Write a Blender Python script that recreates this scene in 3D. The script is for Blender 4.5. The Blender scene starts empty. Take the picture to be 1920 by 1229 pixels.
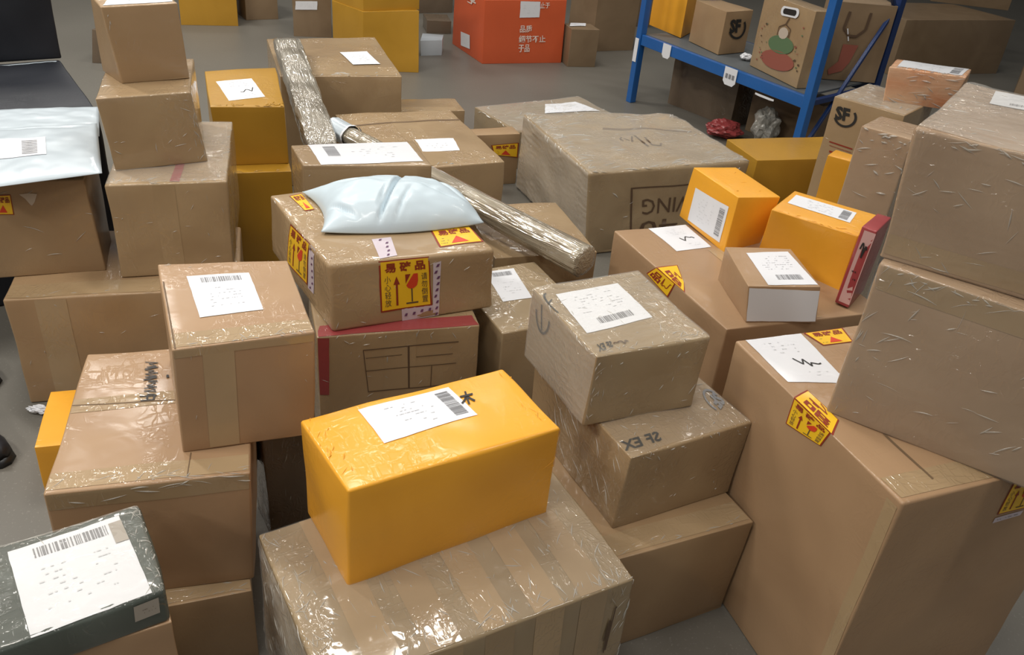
import bpy, bmesh, math, random
from mathutils import Vector, Matrix, Euler, noise

# ---------------------------------------------------------------- camera, world, lights, exposure
scene = bpy.context.scene
COL = scene.collection
F_PX, PITCH, ROLL, CAM_H = 1585.0, 0.5462, 0.1003, 1.6
cam_data = bpy.data.cameras.new('camera')
cam_data.sensor_fit = 'HORIZONTAL'
cam_data.sensor_width = 36.0
cam_data.lens = 36.0 * F_PX / 1920.0
cam_data.clip_start = 0.05
cam = bpy.data.objects.new('camera', cam_data)
COL.objects.link(cam)
fw = Vector((0, math.cos(PITCH), -math.sin(PITCH)))
r0 = Vector((1, 0, 0)); u0 = r0.cross(fw)
rt = r0 * math.cos(ROLL) + u0 * math.sin(ROLL)
up = -r0 * math.sin(ROLL) + u0 * math.cos(ROLL)
cam.matrix_world = Matrix(((rt.x, up.x, -fw.x, 0), (rt.y, up.y, -fw.y, 0), (rt.z, up.z, -fw.z, CAM_H), (0, 0, 0, 1)))
scene.camera = cam

world = bpy.data.worlds.new('hall_light')
scene.world = world
world.use_nodes = True
wb = world.node_tree.nodes['Background']
wb.inputs[0].default_value = (1.0, 0.97, 0.93, 1)
wb.inputs[1].default_value = 0.12

LAMPS = []
for lx in (-3.4, -0.6, 2.4):
    for ly in (-2.0, 0.6, 3.2, 5.8, 8.6):
        ld = bpy.data.lights.new('tube_lamp', 'AREA')
        ld.shape = 'RECTANGLE'; ld.size = 0.16; ld.size_y = 1.3
        ld.energy = {-2.0: 30, 0.6: 52, 3.2: 60, 5.8: 46, 8.6: 22}[ly] * {-3.4: 1.9, -0.6: 1.0, 2.4: 0.6}[lx]
        if lx < -3 and ly < 0: ld.energy = 105
        ld.color = (1.0, 0.96, 0.90)
        lo = bpy.data.objects.new('tube_lamp', ld)
        lo.location = (lx, ly, 3.9)
        lo.rotation_euler = (0, 0, math.radians(68))
        COL.objects.link(lo)
        LAMPS.append(lo)

scene.view_settings.view_transform = 'Standard'
scene.view_settings.look = 'None'
scene.view_settings.gamma = 1.0
scene.view_settings.use_curve_mapping = False
scene.view_settings.exposure = -0.3

# ---------------------------------------------------------------- materials
def new_mat(name):
    m = bpy.data.materials.new(name); m.use_nodes = True
    nt = m.node_tree; b = nt.nodes['Principled BSDF']
    return m, nt, b
def N(nt, typ, **kw):
    n = nt.nodes.new(typ)
    for k, v in kw.items():
        if k.startswith('i_'): n.inputs[k[2:].replace('_', ' ')].default_value = v
        else: setattr(n, k, v)
    return n
def math_node(nt, op, a, b=None, clamp=False):
    n = nt.nodes.new('ShaderNodeMath'); n.operation = op; n.use_clamp = clamp
    for i, v in enumerate((a, b)):
        if v is None: continue
        if isinstance(v, (int, float)): n.inputs[i].default_value = v
        else: nt.links.new(v, n.inputs[i])
    return n.outputs[0]
def crease(nt, vec, scale, thin, seed, stretch=(1, 1, 1), rot=(0, 0, 0), vt='POINT'):
    mp = N(nt, 'ShaderNodeMapping', vector_type=vt); mp.inputs['Scale'].default_value = stretch
    mp.inputs['Location'].default_value = (seed, seed * 1.7, -seed); mp.inputs['Rotation'].default_value = rot
    nt.links.new(vec, mp.inputs['Vector'])
    n = N(nt, 'ShaderNodeTexNoise'); n.inputs['Scale'].default_value = scale
    n.inputs['Detail'].default_value = 2.5; n.inputs['Distortion'].default_value = 0.6
    nt.links.new(mp.outputs[0], n.inputs['Vector'])
    d = math_node(nt, 'ABSOLUTE', math_node(nt, 'SUBTRACT', n.outputs['Fac'], 0.5))
    return math_node(nt, 'SUBTRACT', 1.0, math_node(nt, 'DIVIDE', d, thin, clamp=True), clamp=True)
def wrapped(name, c1, c2, coat=0.8, bump=0.5, rough=0.5, crough=0.12, axis=None):
    """card or plastic under stretched clear film"""
    m, nt, b = new_mat(name)
    tc = N(nt, 'ShaderNodeTexCoord'); oi = N(nt, 'ShaderNodeObjectInfo')
    add = N(nt, 'ShaderNodeVectorMath', operation='ADD')
    sc = N(nt, 'ShaderNodeVectorMath', operation='SCALE'); sc.inputs['Scale'].default_value = 7.0
    cmb = N(nt, 'ShaderNodeCombineXYZ')
    for i in range(3): nt.links.new(oi.outputs['Random'], cmb.inputs[i])
    nt.links.new(cmb.outputs[0], sc.inputs[0])
    nt.links.new(tc.outputs['Object'], add.inputs[0]); nt.links.new(sc.outputs[0], add.inputs[1])
    vec = add.outputs[0]
    n1 = N(nt, 'ShaderNodeTexNoise'); n1.inputs['Scale'].default_value = 4.0; n1.inputs['Detail'].default_value = 4
    n1.inputs['Distortion'].default_value = 0.8
    nt.links.new(vec, n1.inputs['Vector'])
    mr = N(nt, 'ShaderNodeMapRange'); mr.inputs['From Min'].default_value = 0.3; mr.inputs['From Max'].default_value = 0.7
    nt.links.new(n1.outputs['Fac'], mr.inputs['Value'])
    mix = N(nt, 'ShaderNodeMix', data_type='RGBA')
    nt.links.new(mr.outputs[0], mix.inputs['Factor'])
    mix.inputs['A'].default_value = (*c1, 1); mix.inputs['B'].default_value = (*c2, 1)
    hv = N(nt, 'ShaderNodeHueSaturation')
    vr = N(nt, 'ShaderNodeMapRange'); vr.inputs['To Min'].default_value = 0.9; vr.inputs['To Max'].default_value = 1.1
    nt.links.new(oi.outputs['Random'], vr.inputs['Value']); nt.links.new(vr.outputs[0], hv.inputs['Value'])
    nt.links.new(mix.outputs['Result'], hv.inputs['Color'])
    nt.links.new(hv.outputs[0], b.inputs['Base Color'])
    b.inputs['Roughness'].default_value = rough
    b.inputs['Specular IOR Level'].default_value = 0.3
    # film: coat with creases in patches
    mask = N(nt, 'ShaderNodeTexNoise'); mask.inputs['Scale'].default_value = 5.5; mask.inputs['Detail'].default_value = 1
    nt.links.new(vec, mask.inputs['Vector'])
    mk = N(nt, 'ShaderNodeMapRange'); mk.inputs['From Min'].default_value = 0.42; mk.inputs['From Max'].default_value = 0.62
    nt.links.new(mask.outputs['Fac'], mk.inputs['Value'])
    a = crease(nt, vec, 9, 0.05, 3.1, (1, 3.2, 1.6), (0, 0, 0.5))
    c = crease(nt, vec, 14, 0.06, 8.3, (3.0, 1, 1.6), (0.3, 0, -0.3))
    h = math_node(nt, 'MULTIPLY', math_node(nt, 'MAXIMUM', a, c), mk.outputs[0])
    if axis is not None:
        l1 = crease(nt, tc.outputs['Object'], 30, 0.10, 2.2, (16, 1, 1), (0, 0, axis), 'TEXTURE')
        l2 = crease(nt, tc.outputs['Object'], 55, 0.14, 5.2, (20, 1, 1), (0, 0, axis), 'TEXTURE')
        h = math_node(nt, 'ADD', h, math_node(nt, 'ADD', math_node(nt, 'MULTIPLY', l1, 1.5), l2))
    bn = N(nt, 'ShaderNodeTexNoise'); bn.inputs['Scale'].default_value = 9; bn.inputs['Detail'].default_value = 1.5
    bn.inputs['Distortion'].default_value = 1.2
    nt.links.new(vec, bn.inputs['Vector'])
    hh = math_node(nt, 'ADD', h, math_node(nt, 'MULTIPLY', bn.outputs['Fac'], 1.2))
    bp = N(nt, 'ShaderNodeBump'); bp.inputs['Strength'].default_value = bump; bp.inputs['Distance'].default_value = 0.004
    nt.links.new(hh, bp.inputs['Height'])
    nt.links.new(bp.outputs[0], b.inputs['Coat Normal'])
    bp2 = N(nt, 'ShaderNodeBump'); bp2.inputs['Strength'].default_value = bump * 0.12; bp2.inputs['Distance'].default_value = 0.003
    nt.links.new(hh, bp2.inputs['Height']); nt.links.new(bp2.outputs[0], b.inputs['Normal'])
    b.inputs['Coat Weight'].default_value = coat
    b.inputs['Coat Roughness'].default_value = crough
    if axis is not None:
        b.inputs['Metallic'].default_value = 0.2; b.inputs['Roughness'].default_value = 0.28; b.inputs['Coat IOR'].default_value = 1.9
        nt.links.new(bp.outputs[0], b.inputs['Normal'])
    return m
def plain(name, col, rough=0.5, metal=0.0, coat=0.0, vary=0.0, bump=0.0, bscale=40):
    m, nt, b = new_mat(name)
    b.inputs['Base Color'].default_value = (*col, 1)
    b.inputs['Roughness'].default_value = rough; b.inputs['Metallic'].default_value = metal
    b.inputs['Coat Weight'].default_value = coat; b.inputs['Coat Roughness'].default_value = 0.1
    tc = N(nt, 'ShaderNodeTexCoord')
    if vary:
        n = N(nt, 'ShaderNodeTexNoise'); n.inputs['Scale'].default_value = 5; n.inputs['Detail'].default_value = 5
        nt.links.new(tc.outputs['Object'], n.inputs['Vector'])
        mix = N(nt, 'ShaderNodeMix', data_type='RGBA'); nt.links.new(n.outputs['Fac'], mix.inputs['Factor'])
        mix.inputs['A'].default_value = (*[c * (1 - vary) for c in col], 1)
        mix.inputs['B'].default_value = (*[min(1, c * (1 + vary)) for c in col], 1)
        nt.links.new(mix.outputs['Result'], b.inputs['Base Color'])
    if bump:
        n = N(nt, 'ShaderNodeTexNoise'); n.inputs['Scale'].default_value = bscale; n.inputs['Detail'].default_value = 3
        nt.links.new(tc.outputs['Object'], n.inputs['Vector'])
        bp = N(nt, 'ShaderNodeBump'); bp.inputs['Strength'].default_value = bump; bp.inputs['Distance'].default_value = 0.003
        nt.links.new(n.outputs['Fac'], bp.inputs['Height']); nt.links.new(bp.outputs[0], b.inputs['Normal'])
        if coat: nt.links.new(bp.outputs[0], b.inputs['Coat Normal'])
    return m
def clear_film(name, tint, body, bump=0.4, rough=0.1, cap=0.24):
    m = bpy.data.materials.new(name); m.use_nodes = True
    nt = m.node_tree; nt.nodes.clear()
    out = N(nt, 'ShaderNodeOutputMaterial')
    tr = N(nt, 'ShaderNodeBsdfTransparent'); tr.inputs[0].default_value = (*tint, 1)
    gl = N(nt, 'ShaderNodeBsdfPrincipled')
    gl.inputs['Base Color'].default_value = (0.8, 0.78, 0.72, 1); gl.inputs['Roughness'].default_value = rough
    gl.inputs['Specular IOR Level'].default_value = 1.0
    fr = N(nt, 'ShaderNodeFresnel'); fr.inputs['IOR'].default_value = 1.5
    fac = math_node(nt, 'MINIMUM', math_node(nt, 'ADD', math_node(nt, 'MULTIPLY', fr.outputs[0], 1.1), body), cap)
    tc = N(nt, 'ShaderNodeTexCoord')
    h = crease(nt, tc.outputs['Object'], 22, 0.07, 1.3, (1, 2.4, 1.2), (0, 0, 0.8))
    n = N(nt, 'ShaderNodeTexNoise'); n.inputs['Scale'].default_value = 35; n.inputs['Detail'].default_value = 2
    nt.links.new(tc.outputs['Object'], n.inputs['Vector'])
    bp = N(nt, 'ShaderNodeBump'); bp.inputs['Strength'].default_value = bump; bp.inputs['Distance'].default_value = 0.004
    nt.links.new(math_node(nt, 'ADD', h, n.outputs['Fac']), bp.inputs['Height'])
    nt.links.new(bp.outputs[0], gl.inputs['Normal']); nt.links.new(bp.outputs[0], fr.inputs['Normal'])
    mx = N(nt, 'ShaderNodeMixShader')
    nt.links.new(fac, mx.inputs[0]); nt.links.new(tr.outputs[0], mx.inputs[1]); nt.links.new(gl.outputs[0], mx.inputs[2])
    nt.links.new(mx.outputs[0], out.inputs[0])
    return m
def floor_mat():
    m, nt, b = new_mat('polished_concrete')
    tc = N(nt, 'ShaderNodeTexCoord')
    n = N(nt, 'ShaderNodeTexNoise'); n.inputs['Scale'].default_value = 1.3; n.inputs['Detail'].default_value = 8
    nt.links.new(tc.outputs['Object'], n.inputs['Vector'])
    mix = N(nt, 'ShaderNodeMix', data_type='RGBA'); nt.links.new(n.outputs['Fac'], mix.inputs['Factor'])
    mix.inputs['A'].default_value = (0.118, 0.110, 0.093, 1); mix.inputs['B'].default_value = (0.168, 0.157, 0.134, 1)
    n2 = N(nt, 'ShaderNodeTexNoise'); n2.inputs['Scale'].default_value = 120; n2.inputs['Detail'].default_value = 2
    nt.links.new(tc.outputs['Object'], n2.inputs['Vector'])
    mr = N(nt, 'ShaderNodeMapRange'); mr.inputs['From Min'].default_value = 0.62; mr.inputs['From Max'].default_value = 0.72
    mr.inputs['To Max'].default_value = 0.35
    nt.links.new(n2.outputs['Fac'], mr.inputs['Value'])
    m2 = N(nt, 'ShaderNodeMix', data_type='RGBA'); nt.links.new(mr.outputs[0], m2.inputs['Factor'])
    nt.links.new(mix.outputs['Result'], m2.inputs['A']); m2.inputs['B'].default_value = (0.3, 0.29, 0.26, 1)
    nt.links.new(m2.outputs['Result'], b.inputs['Base Color'])
    b.inputs['Roughness'].default_value = 0.42
    return m
MAT = {
 'tan': wrapped('tan_cardboard', (0.314, 0.201, 0.107), (0.365, 0.245, 0.133), coat=0.4, bump=0.3, crough=0.16),
 'pink_tan': wrapped('warm_cardboard', (0.341, 0.211, 0.115), (0.383, 0.245, 0.136), coat=0.4, bump=0.3, crough=0.18),
 'taped': wrapped('taped_cardboard', (0.300, 0.201, 0.107), (0.366, 0.257, 0.141), coat=0.9, bump=0.55, crough=0.10),
 'warm_film': wrapped('warm_film_wrapped_card', (0.355, 0.238, 0.145), (0.415, 0.292, 0.186), coat=0.9, bump=0.55, crough=0.09),
 'film': wrapped('film_wrapped_cardboard', (0.275, 0.198, 0.111), (0.352, 0.264, 0.156), coat=1.0, bump=0.8, crough=0.07),
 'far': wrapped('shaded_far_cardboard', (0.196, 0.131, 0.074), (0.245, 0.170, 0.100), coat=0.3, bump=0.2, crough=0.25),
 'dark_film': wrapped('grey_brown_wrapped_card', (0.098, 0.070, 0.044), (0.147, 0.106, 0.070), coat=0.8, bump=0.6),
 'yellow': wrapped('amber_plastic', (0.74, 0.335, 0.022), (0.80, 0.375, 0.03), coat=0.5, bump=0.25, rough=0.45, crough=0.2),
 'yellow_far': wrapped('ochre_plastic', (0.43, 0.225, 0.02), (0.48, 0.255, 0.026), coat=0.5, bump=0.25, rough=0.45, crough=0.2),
 'green': wrapped('dark_green_film', (0.045, 0.055, 0.045), (0.09, 0.105, 0.09), coat=1.0, bump=1.0, crough=0.08),
 'black': wrapped('black_plastic', (0.012, 0.014, 0.019), (0.018, 0.02, 0.026), coat=0.15, bump=0.25, crough=0.3),
 'orange': plain('orange_plastic', (0.60, 0.105, 0.035), 0.45, vary=0.08),
 'peach': wrapped('peach_wrapped_card', (0.62, 0.22, 0.07), (0.72, 0.50, 0.32), coat=1.0, bump=0.8, crough=0.08),
 'red': wrapped('red_printed_card', (0.28, 0.035, 0.04), (0.36, 0.06, 0.06), coat=0.6, bump=0.4),
 'white': plain('white_paper', (0.74, 0.75, 0.78), 0.55, bump=0.08, bscale=18),
 'white_film': plain('white_paper_under_film', (0.74, 0.75, 0.78), 0.4, coat=0.5, bump=0.25, bscale=14),
 'mailer': plain('pale_plastic_mailer', (0.52, 0.59, 0.64), 0.32, coat=0.4, bump=0.3, bscale=11),
 'polybag': plain('pale_blue_plastic_bag', (0.55, 0.65, 0.71), 0.42, coat=0.12, vary=0.03),
 'ink': plain('black_ink', (0.02, 0.018, 0.016), 0.5),
 'grey_ink': plain('grey_ink', (0.22, 0.22, 0.23), 0.5),
 'pale_ink': plain('pale_grey_ink', (0.62, 0.63, 0.65), 0.5),
 'brown_ink': plain('brown_ink', (0.10, 0.06, 0.035), 0.5),
 'red_ink': plain('dark_red_ink', (0.26, 0.03, 0.012), 0.5),
 'bright_red': plain('red_ink', (0.62, 0.05, 0.015), 0.5),
 'sticker': plain('yellow_sticker', (0.83, 0.50, 0.015), 0.45, coat=0.2),
 'white_ink': plain('white_ink', (0.75, 0.62, 0.55), 0.5),
 'ptape': plain('lilac_white_tape', (0.58, 0.50, 0.55), 0.4, coat=0.4),
 'violet_ink': plain('violet_ink', (0.13, 0.05, 0.12), 0.5),
 'rtape': plain('dark_red_tape', (0.30, 0.05, 0.05), 0.35, coat=0.6, bump=0.3),
 'pink': plain('pink_print', (0.60, 0.36, 0.33), 0.4),
 'beige': plain('beige_card', (0.36, 0.32, 0.27), 0.5),
 'stain': plain('pale_stain', (0.50, 0.42, 0.34), 0.6),
 'green_ink': plain('green_print', (0.10, 0.17, 0.08), 0.6),
 'maroon_ink': plain('maroon_print', (0.30, 0.09, 0.06), 0.6),
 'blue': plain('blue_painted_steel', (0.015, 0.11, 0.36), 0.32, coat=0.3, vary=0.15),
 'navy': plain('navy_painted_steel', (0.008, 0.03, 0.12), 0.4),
 'shelf': plain('grey_shelf_board', (0.10, 0.11, 0.115), 0.5, vary=0.1),
 'rubber': plain('black_rubber', (0.012, 0.013, 0.015), 0.4),
 'tape': wrapped('glossy_tape_on_card', (0.338, 0.233, 0.125), (0.390, 0.275, 0.153), coat=1.0, bump=0.45, crough=0.09),
 'glint': clear_film('film_fold_glint', (0.96, 0.95, 0.93), 0.32, bump=0.0, rough=0.2, cap=0.95),  # pale body brightens the fold ridges, standing in for film glints
 'seam_line': plain('card_seam', (0.146, 0.090, 0.046), 0.7),  # dark line where the box flaps meet
 'filmsheet': clear_film('clear_stretch_film', (0.985, 0.98, 0.97), 0.02, bump=0.12, rough=0.07),
 'tubefilm': wrapped('film_wrapped_roll', (0.26, 0.215, 0.15), (0.42, 0.37, 0.28), coat=1.0, bump=0.4, crough=0.06, axis=-0.752),
 'bundlefilm': wrapped('film_wrapped_bundle', (0.26, 0.225, 0.17), (0.44, 0.40, 0.33), coat=1.0, bump=0.3, crough=0.06, axis=-1.17),
 'silver': plain('silver_foil_bag', (0.45, 0.44, 0.40), 0.3, metal=0.2, vary=0.5),
 'red_bag': plain('red_plastic_bag', (0.30, 0.05, 0.05), 0.35, vary=0.4),
 'floor': floor_mat(),
 'wall': plain('grey_wall_paint', (0.30, 0.30, 0.29), 0.8, vary=0.05),
}

# ---------------------------------------------------------------- data: every parcel as measured (base position, yaw, tilts; eight corners in metres)
BOX = {
 'C': [[0.3042,1.5342,0.0,0.4762,0.0,0.0],[[-0.1906,-0.225,0.0],[0.1919,-0.2172,-0.0],[-0.1906,0.225,0.0],[0.1906,0.225,0.0],[-0.1906,-0.225,0.2985],[0.1885,-0.2321,0.2985],[-0.1906,0.225,0.2985],[0.1906,0.225,0.2985]]],
 'D': [[0.3032,1.6002,0.2985,0.5232,0.0,0.0],[[-0.1645,-0.1973,0.0],[0.158,-0.1996,0.0],[-0.1601,0.2,0.0],[0.1601,0.2,0.0],[-0.1578,-0.2025,0.2012],[0.1676,-0.1982,0.2012],[-0.1601,0.2,0.2012],[0.1601,0.2,0.2012]]],
 'E': [[0.2304,1.6214,0.4997,0.4666,0.0,0.0],[[-0.1362,-0.139,-0.0],[0.1349,-0.1504,-0.0],[-0.1433,0.1491,0.0],[0.1451,0.1574,-0.0],[-0.1388,-0.1519,0.186],[0.1386,-0.1526,0.186],[-0.1433,0.1491,0.186],[0.1451,0.1574,0.186]]],
 'B': [[-0.0762,1.1602,0.0,0.5397,0.0,0.0],[[-0.3052,-0.1968,0.0],[0.2953,-0.2034,-0.0],[-0.321,0.1883,-0.0],[0.3052,0.1968,0.0],[-0.3052,-0.1968,0.38],[0.2953,-0.2034,0.38],[-0.321,0.1883,0.38],[0.3052,0.1968,0.38]]],
 'A': [[-0.129,1.2571,0.38,0.5932,0.0,0.0],[[-0.2167,-0.1084,-0.0],[0.2184,-0.1057,-0.0],[-0.216,0.1052,-0.0],[0.2121,0.1041,0.0],[-0.2114,-0.1043,0.2285],[0.214,-0.114,0.2285],[-0.2194,0.1121,0.2285],[0.2121,0.1041,0.2285]]],
 'H': [[-0.6595,1.2844,0.0,0.3834,0.0,0.0],[[-0.1271,-0.18,0.0],[0.1282,-0.1803,-0.0],[-0.1271,0.18,0.0],[0.1271,0.18,0.0],[-0.1271,-0.18,0.2062],[0.1282,-0.1803,0.2062],[-0.1271,0.18,0.2062],[0.1271,0.18,0.2062]]],
 'G': [[-0.7049,1.3652,0.2062,0.2986,0.0,0.0],[[-0.1752,-0.2317,-0.0],[0.1676,-0.2291,-0.0],[-0.1734,0.2284,-0.0],[0.1748,0.2294,0.0],[-0.1752,-0.2317,0.2838],[0.1806,-0.2262,0.2838],[-0.1734,0.2284,0.2838],[0.1748,0.2294,0.2838]]],
 'F': [[-0.5558,1.4338,0.4901,0.4265,0.0,0.0],[[-0.1292,-0.1563,-0.0],[0.1213,-0.1659,-0.0],[-0.1337,0.179,0.0],[0.1285,0.1439,0.0],[-0.1219,-0.1631,0.2412],[0.1306,-0.1615,0.2412],[-0.1337,0.179,0.2412],[0.1285,0.1439,0.2412]]],
 'K': [[-0.6873,0.9122,0.0,0.5478,0.0,0.0],[[-0.15,-0.095,0.0],[0.1508,-0.0983,-0.0],[-0.15,0.095,0.0],[0.15,0.095,0.0],[-0.15,-0.095,0.42],[0.1508,-0.0983,0.42],[-0.15,0.095,0.42],[0.15,0.095,0.42]]],
 'I': [[-0.6939,0.9158,0.42,0.6104,0.0,0.0],[[-0.15,-0.1125,0.0],[0.1482,-0.1121,-0.0],[-0.15,0.1125,0.0],[0.1519,0.1094,-0.0],[-0.15,-0.1125,0.0686],[0.1502,-0.1068,0.0686],[-0.15,0.1125,0.0686],[0.1519,0.1094,0.0686]]],
 'L1': [[-1.1573,2.2278,0.0,0.3184,0.0,0.0],[[-0.3085,-0.2097,-0.0],[0.3094,-0.21,0.0],[-0.3094,0.21,0.0],[0.3094,0.21,0.0],[-0.3098,-0.2103,0.3508],[0.3094,-0.21,0.3508],[-0.3094,0.21,0.3508],[0.3094,0.21,0.3508]]],
 'J': [[-1.099,1.7309,0.0,0.3317,0.0,0.0],[[-0.1025,-0.12,0.0],[0.1,-0.1192,0.0],[-0.1,0.1192,0.0],[0.1,0.1192,0.0],[-0.1025,-0.12,0.1481],[0.1,-0.1192,0.1481],[-0.1,0.1192,0.1481],[0.1,0.1192,0.1481]]],
 'L': [[-1.4237,2.1619,0.3508,0.3412,0.0,0.0],[[-0.2,-0.1064,0.0],[0.2044,-0.0904,0.0],[-0.2,0.1064,0.0],[0.2,0.1064,0.0],[-0.2,-0.1064,0.2927],[0.1927,-0.1099,0.2927],[-0.2,0.1064,0.2927],[0.2,0.1064,0.2927]]],
 'O3': [[-1.0738,2.4198,0.3508,0.3009,0.0,0.0],[[-0.156,-0.275,0.0],[0.1579,-0.2558,0.0],[-0.1592,0.2651,0.0],[0.1632,0.2669,0.0],[-0.1594,-0.2749,0.2872],[0.1579,-0.2558,0.2872],[-0.1592,0.2651,0.2872],[0.1632,0.2669,0.2872]]],
 'O2': [[-1.1321,2.4501,0.638,0.3693,0.0,0.0],[[-0.1108,-0.2132,0.0],[0.1363,-0.1581,0.0],[-0.1185,0.1874,0.0],[0.1226,0.1896,0.0],[-0.1325,-0.2188,0.2103],[0.11,-0.1667,0.2103],[-0.1185,0.1874,0.2103],[0.1226,0.1896,0.2103]]],
 'O1': [[-1.1473,2.4537,0.8483,0.6962,0.0,0.0],[[-0.0843,-0.0714,0.0],[0.1052,-0.0752,0.0],[-0.0989,0.075,0.0],[0.0989,0.075,0.0],[-0.114,-0.0851,0.2132],[0.0935,-0.0741,0.2132],[-0.0989,0.075,0.2132],[0.0989,0.075,0.2132]]],
 'AA': [[-0.3315,1.99,0.0,0.3311,0.0,0.0],[[-0.2149,-0.13,-0.0],[0.2149,-0.13,-0.0],[-0.2149,0.13,0.0],[0.2149,0.13,0.0],[-0.2149,-0.13,0.42],[0.2149,-0.13,0.42],[-0.2149,0.13,0.42],[0.2149,0.13,0.42]]],
 'Z': [[-0.3967,2.1442,0.42,0.5452,0.0,0.0],[[-0.2182,-0.2415,-0.0],[0.2337,-0.2696,-0.0],[-0.243,0.2529,0.0],[0.227,0.2525,0.0],[-0.2175,-0.2243,0.1876],[0.2176,-0.2767,0.1876],[-0.243,0.2529,0.1876],[0.227,0.2525,0.1876]]],
 'BB': [[0.0133,2.1993,0.0,0.5053,0.0,0.0],[[-0.1439,-0.1817,0.0],[0.1439,-0.1817,0.0],[-0.1439,0.1817,0.0],[0.1439,0.1817,0.0],[-0.1439,-0.1817,0.38],[0.1439,-0.1817,0.38],[-0.1439,0.1817,0.38],[0.1439,0.1817,0.38]]],
 'S1': [[-0.5291,2.5404,0.0,0.4028,0.0,0.0],[[-0.1916,-0.0772,-0.0],[0.1964,-0.1264,0.0],[-0.204,0.1011,0.0],[0.1943,0.0983,0.0],[-0.1916,-0.0772,0.64],[0.1964,-0.1264,0.64],[-0.204,0.1011,0.64],[0.1943,0.0983,0.64]]],
 'T': [[-0.4815,3.4251,0.0,0.4424,0.0,0.0],[[-0.2662,-0.3497,0.0],[0.2738,-0.3255,-0.0],[-0.2662,0.3497,0.0],[0.2687,0.352,-0.0],[-0.2662,-0.3497,0.4],[0.2738,-0.3255,0.4],[-0.2662,0.3497,0.4],[0.2687,0.352,0.4]]],
 'U': [[-0.5574,4.3071,0.0,0.3656,0.0,0.0],[[-0.18,-0.1,0.0],[0.18,-0.1,0.0],[-0.18,0.1,0.0],[0.1817,0.1056,0.0],[-0.18,-0.1,0.27],[0.18,-0.1,0.27],[-0.18,0.1,0.27],[0.1817,0.1056,0.27]]],
 'Q': [[-1.0001,4.125,0.0,0.3742,0.0,0.0],[[-0.274,-0.342,0.0],[0.2709,-0.3529,0.0],[-0.2759,0.3212,0.0],[0.2825,0.3806,0.0],[-0.274,-0.342,0.52],[0.2709,-0.3529,0.52],[-0.2759,0.3212,0.52],[0.2825,0.3806,0.52]]],
 'V': [[0.0914,4.6136,0.0,0.6122,0.0,0.0],[[-0.354,-0.2175,-0.0],[0.3565,-0.2195,0.0],[-0.3559,0.225,-0.0],[0.3565,0.2195,0.0],[-0.354,-0.2175,0.2],[0.3565,-0.2195,0.2],[-0.3559,0.225,0.2],[0.3565,0.2195,0.2]]],
 'X': [[-0.1829,4.0316,0.0,0.4865,0.0,0.0],[[-0.1131,-0.0415,0.0],[0.1117,-0.0601,0.0],[-0.1197,0.05,0.0],[0.1197,0.05,0.0],[-0.1131,-0.0415,0.26],[0.1117,-0.0601,0.26],[-0.1197,0.05,0.26],[0.1197,0.05,0.26]]],
 'W': [[0.4734,3.776,0.0,0.4293,0.0,0.0],[[-0.3789,-0.3678,-0.0],[0.3905,-0.3476,0.0],[-0.3932,0.4024,0.0],[0.3968,0.3257,0.0],[-0.4135,-0.3654,0.3776],[0.3905,-0.3476,0.3776],[-0.3932,0.4024,0.3776],[0.3968,0.3257,0.3776]]],
 'J3': [[0.832,1.4768,0.0,0.3998,0.0,0.0],[[-0.2509,-0.2694,0.0],[0.25,-0.2631,0.0],[-0.2474,0.2648,0.0],[0.25,0.2631,0.0],[-0.2509,-0.2694,0.6358],[0.25,-0.2631,0.6358],[-0.2474,0.2648,0.6358],[0.25,0.2631,0.6358]]],
 'J2': [[0.9261,1.426,0.6358,-0.5372,0.0,0.0],[[-0.2267,-0.1841,-0.0],[0.225,-0.175,0.0],[-0.225,0.175,0.0],[0.225,0.175,0.0],[-0.2249,-0.1562,0.3242],[0.225,-0.175,0.3242],[-0.225,0.175,0.3242],[0.225,0.175,0.3242]]],
 'J1': [[0.9451,1.5325,0.96,-0.5481,0.0,0.0],[[-0.1926,-0.2354,0.0],[0.2,-0.2213,0.0],[-0.196,0.2049,0.0],[0.2,0.2213,0.0],[-0.2036,-0.2379,0.2419],[0.2,-0.2213,0.2419],[-0.196,0.2049,0.2419],[0.2,0.2213,0.2419]]],
 'EE': [[0.6648,2.2824,0.0,0.4034,0.0,0.0],[[-0.2455,-0.3021,0.0],[0.266,-0.316,0.0],[-0.2745,0.308,0.0],[0.266,0.316,0.0],[-0.2455,-0.3021,0.5],[0.266,-0.316,0.5],[-0.2745,0.308,0.5],[0.266,0.316,0.5]]],
 'FF': [[0.6892,2.0882,0.5,0.1469,0.0,0.0],[[-0.0929,-0.1212,0.0],[0.107,-0.1147,0.0],[-0.0971,0.1152,0.0],[0.0984,0.1171,0.0],[-0.1091,-0.1154,0.1061],[0.0935,-0.106,0.1061],[-0.0971,0.1152,0.1061],[0.0984,0.1171,0.1061]]],
 'GG': [[0.6362,2.5296,0.5,0.4977,0.058,0.07],[[-0.0832,-0.1301,0.0007],[0.0797,-0.1066,-0.0006],[-0.0761,0.1233,-0.0001],[0.0818,0.1064,0.0005],[-0.0763,-0.1054,0.1778],[0.0795,-0.1174,0.1781],[-0.0865,0.1152,0.1776],[0.0818,0.1064,0.1786]]],
 'HH': [[0.8878,2.3706,0.5,-0.6037,0.034,0.03],[[-0.1419,-0.0667,-0.0013],[0.137,-0.1188,0.001],[-0.1285,0.0794,0.0006],[0.129,0.1093,-0.0006],[-0.1227,-0.112,0.171],[0.1274,-0.0789,0.1695],[-0.1285,0.0794,0.1707],[0.129,0.1093,0.1695]]],
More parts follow.
